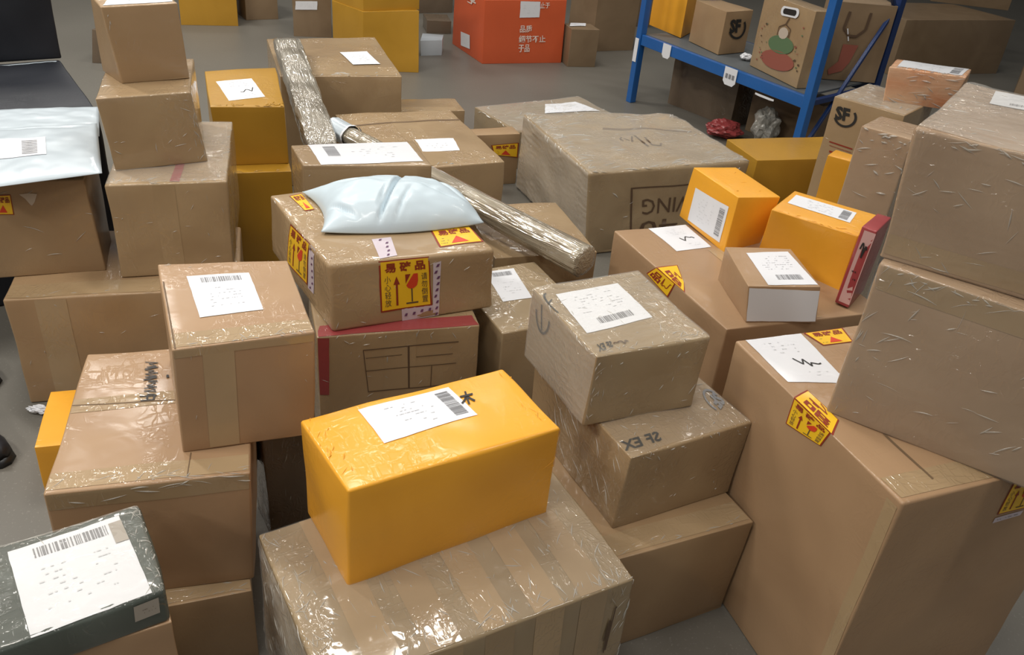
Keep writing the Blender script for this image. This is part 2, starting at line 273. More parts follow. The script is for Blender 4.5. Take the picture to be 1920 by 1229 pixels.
 'II': [[0.9525,2.1658,0.5,-0.5716,-0.065,0.02],[[-0.0197,-0.078,0.0002],[0.0198,-0.083,-0.0002],[-0.0195,0.0805,-0.0],[0.0195,0.0805,-0.0],[-0.0196,-0.0802,0.231],[0.0198,-0.083,0.2308],[-0.0195,0.0805,0.231],[0.0195,0.0805,0.231]]],
 'NN': [[1.2926,4.0762,0.0,0.3375,0.0,0.0],[[-0.2946,-0.1463,0.0],[0.2946,-0.1463,0.0],[-0.2946,0.1463,0.0],[0.3067,0.1625,0.0],[-0.2946,-0.1463,0.31],[0.2946,-0.1463,0.31],[-0.2946,0.1463,0.31],[0.3067,0.1625,0.31]]],
 'NN2': [[1.2822,3.3752,0.0,-0.6531,0.0,0.0],[[-0.0552,-0.0498,0.0],[0.0556,-0.0408,0.0],[-0.0582,0.045,0.0],[0.0582,0.045,0.0],[-0.0552,-0.0498,0.52],[0.0556,-0.0408,0.52],[-0.0582,0.045,0.52],[0.0582,0.045,0.52]]],
 'KK2': [[1.224,2.8759,0.0,-0.5957,0.0,0.0],[[-0.0853,-0.0877,0.0],[0.0884,-0.0987,0.0],[-0.0738,0.094,0.0],[0.0812,0.0945,0.0],[-0.0853,-0.0877,0.8],[0.0884,-0.0987,0.8],[-0.0738,0.094,0.8],[0.0812,0.0945,0.8]]],
 'KK': [[1.5082,3.7192,0.0,-0.6705,0.0,0.0],[[-0.1553,-0.1792,0.0],[0.15,-0.1891,0.0],[-0.15,0.1891,0.0],[0.15,0.1891,0.0],[-0.1553,-0.1792,0.68],[0.15,-0.1891,0.68],[-0.15,0.1891,0.68],[0.15,0.1891,0.68]]],
 'LL': [[1.6588,3.7377,0.68,-0.485,0.0,0.0],[[-0.1277,-0.1372,0.0],[0.1234,-0.0455,0.0],[-0.1423,0.0406,0.0],[0.1523,0.1406,0.0],[-0.1446,-0.1411,0.1443],[0.1495,-0.049,0.1443],[-0.1423,0.0406,0.1443],[0.1523,0.1406,0.1443]]],
 'P2': [[-1.062,3.0093,0.0,0.3755,0.0,0.0],[[-0.15,-0.15,0.0],[0.15,-0.15,-0.0],[-0.15,0.15,0.0],[0.15,0.15,0.0],[-0.15,-0.15,0.4],[0.15,-0.15,0.4],[-0.15,0.15,0.4],[0.15,0.15,0.4]]],
 'P1': [[-1.103,3.1652,0.4,0.3824,0.0,0.0],[[-0.1148,-0.2364,-0.0],[0.1276,-0.2349,-0.0],[-0.1374,0.2191,-0.0],[0.1417,0.2716,0.0],[-0.1344,-0.2374,0.2231],[0.1201,-0.2511,0.2231],[-0.1374,0.2191,0.2231],[0.1417,0.2716,0.2231]]],
 'OR': [[-0.2638,6.7116,0.0,0.4679,0.0,0.0],[[-0.3156,-0.2937,0.0],[0.3248,-0.3195,0.0],[-0.3282,0.303,0.0],[0.3267,0.3048,0.0],[-0.3352,-0.3114,0.4513],[0.3277,-0.2935,0.4513],[-0.3282,0.303,0.4513],[0.3267,0.3048,0.4513]]],
 'OG': [[0.2917,6.6052,0.0,0.3206,0.0,0.0],[[-0.1105,-0.1,0.0],[0.1096,-0.0988,0.0],[-0.1105,0.1,0.0],[0.1105,0.1,0.0],[-0.1105,-0.1,0.2736],[0.114,-0.0939,0.2736],[-0.1105,0.1,0.2736],[0.1105,0.1,0.2736]]],
 'OB': [[0.4895,7.3086,0.0,2.0839,0.0,0.0],[[-0.2,-0.2,0.0],[0.2025,-0.1969,-0.0],[-0.2,0.2,0.0],[0.2,0.2,0.0],[-0.2,-0.2,0.6],[0.2025,-0.1969,0.6],[-0.2,0.2,0.6],[0.2,0.2,0.6]]],
 'YS': [[-1.1492,6.0487,0.0,0.6232,0.0,0.0],[[-0.179,-0.172,0.0],[0.1784,-0.3109,0.0],[-0.2469,0.1746,-0.0],[0.2104,0.2416,0.0],[-0.1804,-0.1897,0.3921],[0.2183,-0.2183,0.3921],[-0.2469,0.1746,0.3921],[0.2104,0.2416,0.3921]]],
 'YS2': [[-1.1572,6.0685,0.3921,0.7244,0.0,0.0],[[-0.1975,-0.1763,-0.0],[0.2071,-0.2301,-0.0],[-0.2306,0.192,-0.0],[0.2192,0.2101,0.0],[-0.1975,-0.1763,0.35],[0.2071,-0.2301,0.35],[-0.2306,0.192,0.35],[0.2192,0.2101,0.35]]],
 'YL': [[-2.6106,6.8248,0.0,0.3659,0.0,0.0],[[-0.2117,-0.2,0.0],[0.2034,-0.2034,0.0],[-0.2116,0.2,0.0],[0.2116,0.2,0.0],[-0.2117,-0.2,0.4],[0.2034,-0.2034,0.4],[-0.2116,0.2,0.4],[0.2116,0.2,0.4]]],
 'BL': [[-2.3571,7.1668,0.0,0.6051,0.0,0.0],[[-0.1363,-0.1997,0.0],[0.1233,-0.2014,0.0],[-0.1364,0.2,0.0],[0.1364,0.2,0.0],[-0.1363,-0.1997,0.4],[0.1233,-0.2014,0.4],[-0.1364,0.2,0.4],[0.1364,0.2,0.4]]],
 'BR': [[-1.7793,6.7713,0.0,0.2389,0.0,0.0],[[-0.1429,-0.1764,0.0],[0.1394,-0.175,0.0],[-0.1396,0.175,0.0],[0.1396,0.175,0.0],[-0.1429,-0.1764,0.45],[0.1394,-0.175,0.45],[-0.1396,0.175,0.45],[0.1396,0.175,0.45]]],
 'WB': [[-0.8117,6.498,0.0,0.0867,0.0,0.0],[[-0.0743,-0.1325,0.0],[0.0773,-0.0688,0.0],[-0.079,0.1013,0.0],[0.0823,0.1067,-0.0],[-0.0811,-0.1393,0.1127],[0.0765,-0.0686,0.1127],[-0.079,0.1013,0.1127],[0.0823,0.1067,0.1127]]],
 'RK': [[1.2903,5.3292,0.0,-0.9187,0.0,0.0],[[-0.6953,-0.2818,-0.0],[0.7213,-0.351,-0.0],[-0.6647,0.3124,0.0],[0.6346,0.353,-0.0],[-0.6953,-0.2818,0.45],[0.7213,-0.351,0.45],[-0.6647,0.3124,0.45],[0.6346,0.353,0.45]]],
 'R1': [[3.3238,7.8261,0.0,0.3986,0.0,0.0],[[-0.5925,-0.3587,0.0],[0.6104,-0.3469,0.0],[-0.5925,0.3587,0.0],[0.5925,0.3587,0.0],[-0.5925,-0.3587,0.442],[0.6627,-0.2979,0.442],[-0.5925,0.3587,0.442],[0.5925,0.3587,0.442]]],
 'CC': [[-0.5282,1.5923,0.0,0.5754,0.0,0.0],[[-0.0627,-0.06,-0.0],[0.0627,-0.06,-0.0],[-0.0627,0.06,0.0],[0.0627,0.06,0.0],[-0.0627,-0.06,0.36],[0.0627,-0.06,0.36],[-0.0627,0.06,0.36],[0.0627,0.06,0.36]]],
 'N1': [[-1.8637,2.7589,0.0,0.6515,0.0,0.0],[[-0.3,-0.3257,0.0],[0.3,-0.3257,0.0],[-0.3,0.3257,0.0],[0.3015,0.3364,0.0],[-0.3,-0.3257,0.64],[0.3,-0.3257,0.64],[-0.3,0.3257,0.64],[0.3015,0.3364,0.64]]],
 'N2': [[-2.0885,3.1547,0.64,0.6719,0.0,0.0],[[-0.25,-0.1,0.0],[0.2513,-0.0994,-0.0],[-0.25,0.1,0.0],[0.25,0.1,0.0],[-0.25,-0.1,0.35],[0.2513,-0.0994,0.35],[-0.25,0.1,0.35],[0.25,0.1,0.35]]],
 'RB1': [[0.8502,5.8771,0.452,-0.7564,0.0,0.0],[[-0.1756,-0.0086,-0.0],[0.1766,-0.1261,0.0],[-0.1335,0.0677,0.0],[0.0887,0.1249,-0.0],[-0.1756,-0.0086,0.25],[0.1766,-0.1261,0.25],[-0.1335,0.0677,0.25],[0.0887,0.1249,0.25]]],
 'RB2': [[1.0953,5.5031,0.452,-1.0386,0.0,0.0],[[-0.1661,-0.0873,-0.0],[0.1703,-0.1237,0.0],[-0.1526,0.0988,0.0],[0.139,0.1104,-0.0],[-0.1661,-0.0873,0.25],[0.1703,-0.1237,0.25],[-0.1526,0.0988,0.25],[0.139,0.1104,0.25]]],
 'RB3': [[1.3735,4.9155,0.452,-1.1711,0.0,0.0],[[-0.236,-0.0536,-0.0],[0.2349,-0.0642,-0.0],[-0.2291,0.06,0.0],[0.2291,0.06,0.0],[-0.236,-0.0536,0.4],[0.2349,-0.0642,0.4],[-0.2291,0.06,0.4],[0.2291,0.06,0.4]]],
 'RB4': [[1.7598,5.071,0.452,0.0236,0.0,0.0],[[-0.1479,-0.1182,-0.0],[0.167,-0.0992,-0.0],[-0.1666,0.1,0.0],[0.1666,0.1,0.0],[-0.1479,-0.1182,0.42],[0.167,-0.0992,0.42],[-0.1666,0.1,0.42],[0.1666,0.1,0.42]]],
 'BA': [[-2.7742,5.5271,0.0,-0.058,0.0,0.0],[[-0.06,-0.1692,0.0],[0.0509,-0.1452,0.0],[-0.0542,0.15,0.0],[0.0542,0.15,0.0],[-0.0462,-0.1349,0.2027],[0.0509,-0.1452,0.2027],[-0.0542,0.15,0.2027],[0.0542,0.15,0.2027]]],
 'PG': [[-0.8712,7.2524,0.0,0.2567,0.0,0.0],[[-0.0979,-0.1235,0.0],[0.0994,-0.1261,0.0],[-0.1,0.125,0.0],[0.1,0.125,0.0],[-0.0979,-0.1235,0.1012],[0.0994,-0.1261,0.1012],[-0.1,0.125,0.1012],[0.1,0.125,0.1012]]],
 'B1': [[0.8155,8.465,0.0,0.0014,0.0,0.0],[[-0.1616,-0.2454,0.0],[0.1612,-0.2569,0.0],[-0.1646,0.25,0.0],[0.1646,0.25,0.0],[-0.1616,-0.2454,0.5],[0.1612,-0.2569,0.5],[-0.1646,0.25,0.5],[0.1646,0.25,0.5]]],
 'B2': [[-1.1734,8.0211,0.0,0.5221,0.0,0.0],[[-0.2894,-0.2045,0.0],[0.2903,-0.1942,-0.0],[-0.287,0.2,0.0],[0.287,0.2,0.0],[-0.2894,-0.2045,0.5],[0.2903,-0.1942,0.5],[-0.287,0.2,0.5],[0.287,0.2,0.5]]],
 'B3': [[3.9424,6.8363,0.0,-0.4885,0.0,0.0],[[-0.1799,-0.2504,0.0],[0.18,-0.2504,0.0],[-0.1807,0.25,0.0],[0.1807,0.25,0.0],[-0.1799,-0.2504,0.5],[0.18,-0.2504,0.5],[-0.1807,0.25,0.5],[0.1807,0.25,0.5]]],
 'B4': [[3.92,8.627,0.44,-0.1573,0.0,0.0],[[-0.3387,-0.2478,-0.0],[0.3384,-0.2529,-0.0],[-0.3394,0.25,0.0],[0.3394,0.25,0.0],[-0.3387,-0.2478,0.4],[0.3384,-0.2529,0.4],[-0.3394,0.25,0.4],[0.3394,0.25,0.4]]],
 'BB2': [[0.02,2.72,0,0.35,0,0],[[-0.18,-0.21,0.0],[0.18,-0.21,0.0],[-0.18,0.21,0.0],[0.18,0.21,0.0],[-0.18,-0.21,0.36],[0.18,-0.21,0.36],[-0.18,0.21,0.36],[0.18,0.21,0.36]]],
 'U1': [[1.1915,5.6564,0,-0.8687,0,0],[[-0.275,-0.15,0.0],[0.275,-0.15,0.0],[-0.275,0.15,0.0],[0.275,0.15,0.0],[-0.275,-0.15,0.36],[0.275,-0.15,0.36],[-0.275,0.15,0.36],[0.275,0.15,0.36]]],
 'U2': [[1.5953,5.2098,0,-0.8687,0,0],[[-0.25,-0.11,0.0],[0.25,-0.11,0.0],[-0.25,0.11,0.0],[0.25,0.11,0.0],[-0.25,-0.11,0.3],[0.25,-0.11,0.3],[-0.25,0.11,0.3],[0.25,0.11,0.3]]],
}
DEC = [
 ('A','t','waybill',[[0.243,0.91],[0.685,0.915],[0.699,0.426],[0.245,0.391]],{'bc': 'r'}),
 ('A','t','mark_mu',[[0.699,0.784],[0.773,0.784],[0.74,0.589],[0.667,0.591]],{}),
 ('F','t','waybill',[[0.196,0.807],[0.665,0.817],[0.687,0.317],[0.229,0.299]],{'bc': 't'}),
 ('E','t','waybill',[[0.132,0.845],[0.708,0.857],[0.693,0.328],[0.084,0.283]],{'bc': 'b'}),
 ('S1','t','waybill',[[0.133,0.992],[0.937,0.941],[0.95,0.145],[0.136,0.008]],{'bc': 'l'}),
 ('T','t','blank',[[0.47,0.447],[0.777,0.425],[0.746,0.23],[0.454,0.246]],{}),
 ('Q','t','waybill',[[0.584,0.564],[0.832,0.587],[0.877,0.261],[0.639,0.249]],{'bc': 'n'}),
 ('P1','t','waybill',[[0.134,0.651],[0.628,0.702],[0.764,0.226],[0.264,0.131]],{'bc': 's'}),
 ('O1','t','blank',[[0.298,0.992],[0.992,0.992],[0.965,0.108],[0.048,0.066]],{}),
 ('I','t','waybill',[[0.312,0.883],[0.882,0.93],[0.927,0.021],[0.35,0.008]],{'bc': 't'}),
 ('I','f','brown',[[0.826,0.859],[0.953,0.856],[0.949,0.392],[0.821,0.397]],{}),
 ('BB','t','waybill',[[0.347,0.938],[0.692,0.928],[0.587,0.411],[0.258,0.42]],{'bc': 't'}),
 ('EE','t','waybill',[[0.22,0.992],[0.477,0.992],[0.46,0.723],[0.22,0.713]],{'bc': 's'}),
 ('FF','t','waybill',[[0.253,0.824],[0.911,0.904],[0.973,0.039],[0.28,0.029]],{'bc': 'b'}),
 ('FF','f','blank',[[0.016,0.957],[0.992,0.885],[0.982,0.045],[0.008,0.045]],{}),
 ('GG','l','waybill',[[0.831,0.69],[0.124,0.759],[0.113,0.115],[0.807,0.063]],{'bc': 'r'}),
 ('HH','t','waybill',[[0.065,0.827],[0.774,0.828],[0.808,0.363],[0.075,0.391]],{'bc': 'r'}),
 ('J3','t','waybill',[[0.045,0.992],[0.346,0.992],[0.293,0.615],[0.042,0.688]],{'bc': 's'}),
 ('J3','t','frag2',[[0.359,0.992],[0.584,0.992],[0.552,0.881],[0.381,0.881]],{}),
 ('J3','t','frag3',[[0.0,0.597],[0.086,0.62],[0.085,0.426],[0.0,0.36]],{}),
 ('J3','l','fragile',[[0.594,1.0],[0.373,1.0],[0.393,0.936],[0.589,0.899]],{}),
 ('EE','t','frag3',[[0.0,0.585],[0.134,0.582],[0.058,0.418],[0.0,0.328]],{}),
 ('EE','l','frag3',[[0.584,1.0],[0.413,1.0],[0.443,0.892],[0.648,0.919]],{}),
 ('J3','f','fragile',[[0.547,0.975],[0.704,0.98],[0.714,0.847],[0.538,0.85]],{}),
 ('J3','f','whitemark',[[0.534,0.84],[0.683,0.842],[0.683,0.818],[0.539,0.815]],{}),
 ('J1','t','waybill',[[0.155,0.95],[0.45,0.992],[0.472,0.671],[0.174,0.654]],{'bc': 'b'}),
 ('LL','t','waybill',[[0.096,0.927],[0.967,0.992],[0.931,0.103],[0.086,0.182]],{'bc': 'r'}),
 ('V','t','blank',[[0.579,0.804],[0.866,0.791],[0.925,0.368],[0.445,0.483]],{}),
 ('X','f','frag2',[[0.343,0.804],[0.981,0.834],[0.989,0.538],[0.421,0.613]],{}),
 ('Z','l','fragile',[[0.59,0.946],[0.279,0.992],[0.354,0.264],[0.667,0.239]],{}),
 ('Z','f','fragile',[[0.288,0.99],[0.591,0.992],[0.602,0.203],[0.285,0.211]],{}),
 ('Z','t','frag2',[[0.728,0.267],[0.992,0.28],[0.979,0.086],[0.691,0.075]],{}),
 ('Z','t','frag2',[[0.112,0.942],[0.191,0.953],[0.18,0.687],[0.121,0.686]],{}),
 ('Z','f','ptape',[[0.613,0.876],[0.662,0.897],[0.644,0.008],[0.607,0.008]],{}),
 ('Z','f','ptape',[[0.414,0.213],[0.608,0.209],[0.617,0.008],[0.417,0.008]],{}),
 ('Z','t','ptape',[[0.346,0.23],[0.467,0.238],[0.412,0.032],[0.301,0.015]],{}),
 ('Z','l','ptape',[[0.271,0.992],[0.197,0.992],[0.264,0.239],[0.348,0.23]],{}),
 ('L','f','frag2',[[0.422,0.868],[0.526,0.874],[0.515,0.669],[0.389,0.677]],{}),
 ('L','f','smudge',[[0.578,0.872],[0.69,0.877],[0.657,0.753],[0.611,0.756]],{}),
 ('OR','l','blank',[[0.709,0.298],[0.405,0.332],[0.386,0.112],[0.688,0.074]],{}),
 ('OR','l','logo',[[0.635,0.86],[0.25,0.948],[0.26,0.863],[0.485,0.817]],{}),
 ('OR','f','blank',[[0.425,0.984],[0.667,0.976],[0.669,0.737],[0.425,0.731]],{}),
 ('OR','f','t:止于',[[0.668,0.967],[0.787,0.967],[0.787,0.877],[0.667,0.869]],{}),
 ('OR','f','t:品质',[[0.432,0.615],[0.584,0.613],[0.59,0.504],[0.438,0.497]],{}),
 ('OR','f','t:细节不止',[[0.427,0.455],[0.761,0.452],[0.769,0.341],[0.433,0.337]],{}),
 ('OR','f','t:于品',[[0.434,0.311],[0.575,0.309],[0.575,0.189],[0.434,0.183]],{}),
 ('D','t','k:SF EX',[[0.311,0.121],[0.024,0.132],[0.008,0.061],[0.285,0.049]],{}),
 ('D','t','sflogo',[[0.992,0.181],[0.824,0.092],[0.849,0.325],[0.992,0.377]],{}),
 ('E','t','k:SF EX',[[0.208,0.15],[0.078,0.136],[0.054,0.053],[0.191,0.085]],{}),
 ('E','t','k:大件',[[0.338,0.143],[0.205,0.151],[0.198,0.083],[0.335,0.081]],{}),
 ('E','t','sfarc',[[0.101,0.912],[0.03,0.606],[0.008,0.536],[0.008,0.904]],{}),
 ('E','l','sfarc',[[0.937,0.95],[0.655,0.962],[0.625,0.615],[0.855,0.508]],{}),
 ('KK','f','sflogo2',[[0.019,0.972],[0.386,0.975],[0.437,0.836],[0.066,0.819]],{}),
 ('KK','f','rlines',[[0.107,0.733],[0.462,0.731],[0.457,0.646],[0.112,0.651]],{}),
 ('RB2','r','sflogo2',[[0.096,0.901],[0.82,0.896],[0.912,0.301],[0.206,0.341]],{}),
 ('RB2','l','k:易碎',[[0.05,0.868],[0.502,0.806],[0.488,0.652],[0.052,0.728]],{}),
 ('BR','f','blank',[[0.084,0.57],[0.649,0.587],[0.641,0.451],[0.074,0.434]],{}),
 ('W','t','scribble1',[[0.429,0.558],[0.656,0.454],[0.581,0.304],[0.362,0.409]],{}),
 ('W','f','frameMOV',[[0.25,0.805],[0.992,0.781],[0.992,0.008],[0.279,0.008]],{}),
 ('G','t','scribble2',[[0.376,0.552],[0.339,0.889],[0.46,0.878],[0.498,0.539]],{}),
 ('AA','f','rtapeleft',[[0.008,0.988],[0.074,0.989],[0.063,0.566],[0.008,0.565]],{}),
 ('AA','f','lines',[[0.272,0.888],[0.869,0.891],[0.852,0.558],[0.303,0.558]],{}),
 ('AA','t','redtop',[[0.008,0.009],[0.992,0.01],[0.978,0.199],[0.033,0.203]],{}),
 ('O3','t','rtape',[[0.544,0.321],[0.618,0.318],[0.6,0.023],[0.521,0.027]],{}),
 ('II','f','pinktext',[[0.22,0.97],[0.992,0.97],[0.992,0.04],[0.22,0.04]],{}),
 ('B','f','k:CARBO',[[0.919,0.964],[0.95,0.958],[0.938,0.416],[0.905,0.427]],{}),
 ('N1','t','scuff',[[0.682,0.992],[0.992,0.992],[0.989,0.943],[0.666,0.915]],{}),
 ('OG','t','blank',[[0.254,0.992],[0.815,0.992],[0.642,0.482],[0.047,0.411]],{}),
 ('RB3','f','xmas',[[0.087,0.893],[0.992,0.99],[0.992,0.124],[0.067,0.052]],{}),
 ('RB4','f','boots',[[0.008,0.932],[0.695,0.943],[0.605,0.008],[0.041,0.024]],{}),
 ('EE','t','seam',[[0.287,0.408],[0.3,0.417],[0.171,0.045],[0.158,0.038]],{}),
 ('G','t','seam',[[0.686,0.167],[0.691,0.166],[0.683,0.014],[0.678,0.015]],{}),
 ('G','t','seam',[[0.008,0.58],[0.667,0.541],[0.668,0.533],[0.009,0.572]],{}),
 ('F','t','seam',[[0.016,0.754],[0.027,0.753],[0.029,0.008],[0.018,0.008]],{}),
 ('J3','t','seam',[[0.204,0.318],[0.215,0.321],[0.206,0.067],[0.196,0.064]],{}),
 ('T','t','seam',[[0.008,0.77],[0.992,0.796],[0.992,0.774],[0.008,0.751]],{}),
 ('W','t','seam',[[0.387,0.693],[0.931,0.597],[0.92,0.576],[0.374,0.664]],{}),
]
KEYS = ['lfd', 'rfd', 'lkd', 'rkd', 'lft', 'rft', 'lkt', 'rkt']
ROOT, SURF, BODY = {}, {}, {}

def tag(o, label, cat, group=None, kind=None):
    o['label'] = label; o['category'] = cat
    if group: o['group'] = group
    if kind: o['kind'] = kind
    return o
def mesh_obj(name, verts, faces, mats, parent=None, mi=None, smooth=True):
    me = bpy.data.meshes.new(name)
    me.from_pydata([tuple(v) for v in verts], [], faces)
    for m in (mats if isinstance(mats, (list, tuple)) else [mats]): me.materials.append(m)
    if mi: me.polygons.foreach_set('material_index', mi)
    me.polygons.foreach_set('use_smooth', [smooth] * len(me.polygons))
    me.update()
    o = bpy.data.objects.new(name, me); COL.objects.link(o)
    if parent: o.parent = parent
    return o
class Surf:
    """a soft-edged parcel: eight corners, rounded edges, slight bulges"""
    def __init__(s, c, r, amp, bulge, seed, freq=7.0):
        s.c = [Vector(v) for v in c]; s.r = r; s.amp = amp; s.bulge = bulge; s.seed = seed; s.freq = freq
        c = s.c
        s.dim = Vector(((c[1] - c[0]).length * .5 + (c[5] - c[4]).length * .5, (c[2] - c[0]).length * .5 + (c[6] - c[4]).length * .5, (c[4] - c[0]).length))
    def tri(s, u, v, w):
        c = s.c
        lo = (c[0] * (1 - u) + c[1] * u) * (1 - v) + (c[2] * (1 - u) + c[3] * u) * v
        hi = (c[4] * (1 - u) + c[5] * u) * (1 - v) + (c[6] * (1 - u) + c[7] * u) * v
        return lo * (1 - w) + hi * w
    def at(s, u, v, w, off=0.0):
        d, r = s.dim, s.r
        p = Vector((u * d.x, v * d.y, w * d.z))
        q = Vector(tuple(min(max(p[i], r), d[i] - r) for i in range(3)))
        n = p - q
        n = n.normalized() if n.length > 1e-7 else Vector((0, 0, 1))
        e = q + n * r
        disp = s.amp * noise.noise(p * s.freq + Vector((s.seed, s.seed * .7, 3.1)))
        k = [4 * t * (1 - t) for t in (u, v, w)]
        bl = s.bulge * (k[0] * k[1] * abs(n.z) + k[0] * k[2] * abs(n.y) + k[1] * k[2] * abs(n.x))
        if n.z < -0.5: disp = 0; bl = 0
        m = disp + bl + off
        P = s.tri(e.x / d.x, e.y / d.y, e.z / d.z)
        return P + n * m
    def face(s, f, a, b, off=0.0):
        if f == 't': return s.at(a, b, 1, off)
        if f == 'f': return s.at(a, 0, b, off)
        if f == 'k': return s.at(a, 1, b, off)
        if f == 'l': return s.at(0, a, b, off)
        if f == 'r': return s.at(1, a, b, off)
        return s.at(a, b, 0, off)
def steps(L, r, seg):
    n = max(2, min(26, int(L / seg)))
    inner = [r + (L - 2 * r) * i / n for i in range(n + 1)]
    ed = [0, r * .35, r * .7]
    return [t / L for t in ed + inner + [L - t for t in reversed(ed)]]
def body_mesh(S, seg=0.022):
    us, vs, ws = (steps(S.dim[i], S.r, seg) for i in range(3))
    idx, verts, faces = {}, [], []
    def vid(u, v, w):
        k = (round(u, 5), round(v, 5), round(w, 5))
        if k not in idx:
            idx[k] = len(verts); verts.append(S.at(u, v, w))
        return idx[k]
    def grid(A, B, fn, flip):
        for i in range(len(A) - 1):
            for j in range(len(B) - 1):
                q = [vid(*fn(A[i], B[j])), vid(*fn(A[i + 1], B[j])), vid(*fn(A[i + 1], B[j + 1])), vid(*fn(A[i], B[j + 1]))]
                faces.append(q[::-1] if flip else q)
    grid(us, vs, lambda a, b: (a, b, 1), False); grid(us, vs, lambda a, b: (a, b, 0), True)
    grid(us, ws, lambda a, b: (a, 0, b), False); grid(us, ws, lambda a, b: (a, 1, b), True)
    grid(vs, ws, lambda a, b: (0, a, b), True); grid(vs, ws, lambda a, b: (1, a, b), False)
    return verts, faces
def parcel(key, name, label, cat, mat, r=0.005, amp=0.003, bulge=0.002, part='carton', group=None, seg=0.022):
    r *= 0.42
    p, c = BOX[key]
    R = Matrix.Rotation(p[3], 3, 'Z') @ Matrix.Rotation(p[4], 3, 'X') @ Matrix.Rotation(p[5], 3, 'Y')
    o = bpy.data.objects.new(name, None); COL.objects.link(o)
    o.empty_display_size = 0.05
    o.location = p[:3]; o.rotation_euler = R.to_euler()
    tag(o, label, cat, group)
    S = Surf(c, r, amp, bulge, (sum(map(ord, key)) * 1.37) % 50)
    v, f = body_mesh(S, seg)
    bo = mesh_obj(part, v, f, [MAT[mat], MAT[mat] if mat.startswith('yellow') else MAT['glint']], o)
    BODY[key] = [bo, v, f, [0] * len(f)]
    ROOT[key] = o; SURF[key] = S
    return o

# ---------------------------------------------------------------- flat parts that follow a parcel's surface
class Decal:
    def __init__(s, key, face, ab, off=0.0011):
        s.S = SURF[key]; s.face = face; s.ab = ab; s.off = off; s.key = key
        s.v = []; s.f = []; s.mi = []; s.mats = []
        P = [s.S.face(face, *q) for q in ab]
        s.w = ((P[1] - P[0]).length + (P[2] - P[3]).length) / 2
        s.h = ((P[3] - P[0]).length + (P[2] - P[1]).length) / 2
    def mat(s, k):
        m = MAT[k]
        if m not in s.mats: s.mats.append(m)
        return s.mats.index(m)
    def pt(s, x, y, lay=0):
        tl, tr, br, bl = s.ab
        a = (bl[0] * (1 - x) + br[0] * x) * (1 - y) + (tl[0] * (1 - x) + tr[0] * x) * y
        b = (bl[1] * (1 - x) + br[1] * x) * (1 - y) + (tl[1] * (1 - x) + tr[1] * x) * y
        return s.S.face(s.face, a, b, s.off + lay * 0.0004)
    def quad(s, x0, y0, x1, y1, m, lay=1, n=None, wob=0.0):
        nx, ny = n or (max(1, int(abs(x1 - x0) * s.w / 0.02)), max(1, int(abs(y1 - y0) * s.h / 0.02)))
        nx, ny = min(nx, 14), min(ny, 14)
        b0 = len(s.v); mi = s.mat(m)
        for j in range(ny + 1):
            for i in range(nx + 1):
                x, y = x0 + (x1 - x0) * i / nx, y0 + (y1 - y0) * j / ny
                if wob:
                    if i in (0, nx): x += wob * noise.noise(Vector((y * 9, x0 * 5, s.w * 90)))
                    if j in (0, ny): y += wob * noise.noise(Vector((x * 9, y0 * 5, s.h * 70)))
                s.v.append(s.pt(x, y, lay))
        for j in range(ny):
            for i in range(nx):
                k = b0 + j * (nx + 1) + i
                s.f.append((k, k + 1, k + nx + 2, k + nx + 1)); s.mi.append(mi)
    def poly(s, pts, m, lay=2):
        b0 = len(s.v)
        for x, y in pts: s.v.append(s.pt(x, y, lay))
        s.f.append(tuple(range(b0, b0 + len(pts)))); s.mi.append(s.mat(m))
    def line(s, pts, wd, m, lay=2):
        """stroke of real width wd (metres)"""
        for (x0, y0), (x1, y1) in zip(pts, pts[1:]):
            dx, dy = (x1 - x0) * s.w, (y1 - y0) * s.h
            L = math.hypot(dx, dy) or 1e-6
            nx, ny = -dy / L * wd / 2 / s.w, dx / L * wd / 2 / s.h
            s.poly([(x0 + nx, y0 + ny), (x1 + nx, y1 + ny), (x1 - nx, y1 - ny), (x0 - nx, y0 - ny)], m, lay)
    def text(s, body, x0, y0, x1, y1, m, lay=3, bold=0.0):
        cu = bpy.data.curves.new('lettering', 'FONT'); cu.body = body; cu.size = 1.0
        cu.offset = bold; cu.resolution_u = 2
        to = bpy.data.objects.new('lettering', cu); COL.objects.link(to)
        bpy.context.view_layer.update()
        me = to.to_mesh()
        if len(me.vertices):
            xs = [v.co.x for v in me.vertices]; ys = [v.co.y for v in me.vertices]
            ax, bx, ay, by = min(xs), max(xs), min(ys), max(ys)
            b0 = len(s.v); mi = s.mat(m)
            for v in me.vertices:
                s.v.append(s.pt(x0 + (x1 - x0) * (v.co.x - ax) / (bx - ax), y0 + (y1 - y0) * (v.co.y - ay) / max(1e-6, by - ay), lay))
            for p in me.polygons:
                s.f.append(tuple(b0 + i for i in p.vertices)); s.mi.append(mi)
        to.to_mesh_clear()
        bpy.data.objects.remove(to); bpy.data.curves.remove(cu)
    def done(s, name, label=None, smooth=True):
        o = mesh_obj(name, s.v, s.f, s.mats, ROOT[s.key], s.mi, smooth)
        if label: o['label'] = label
        return o

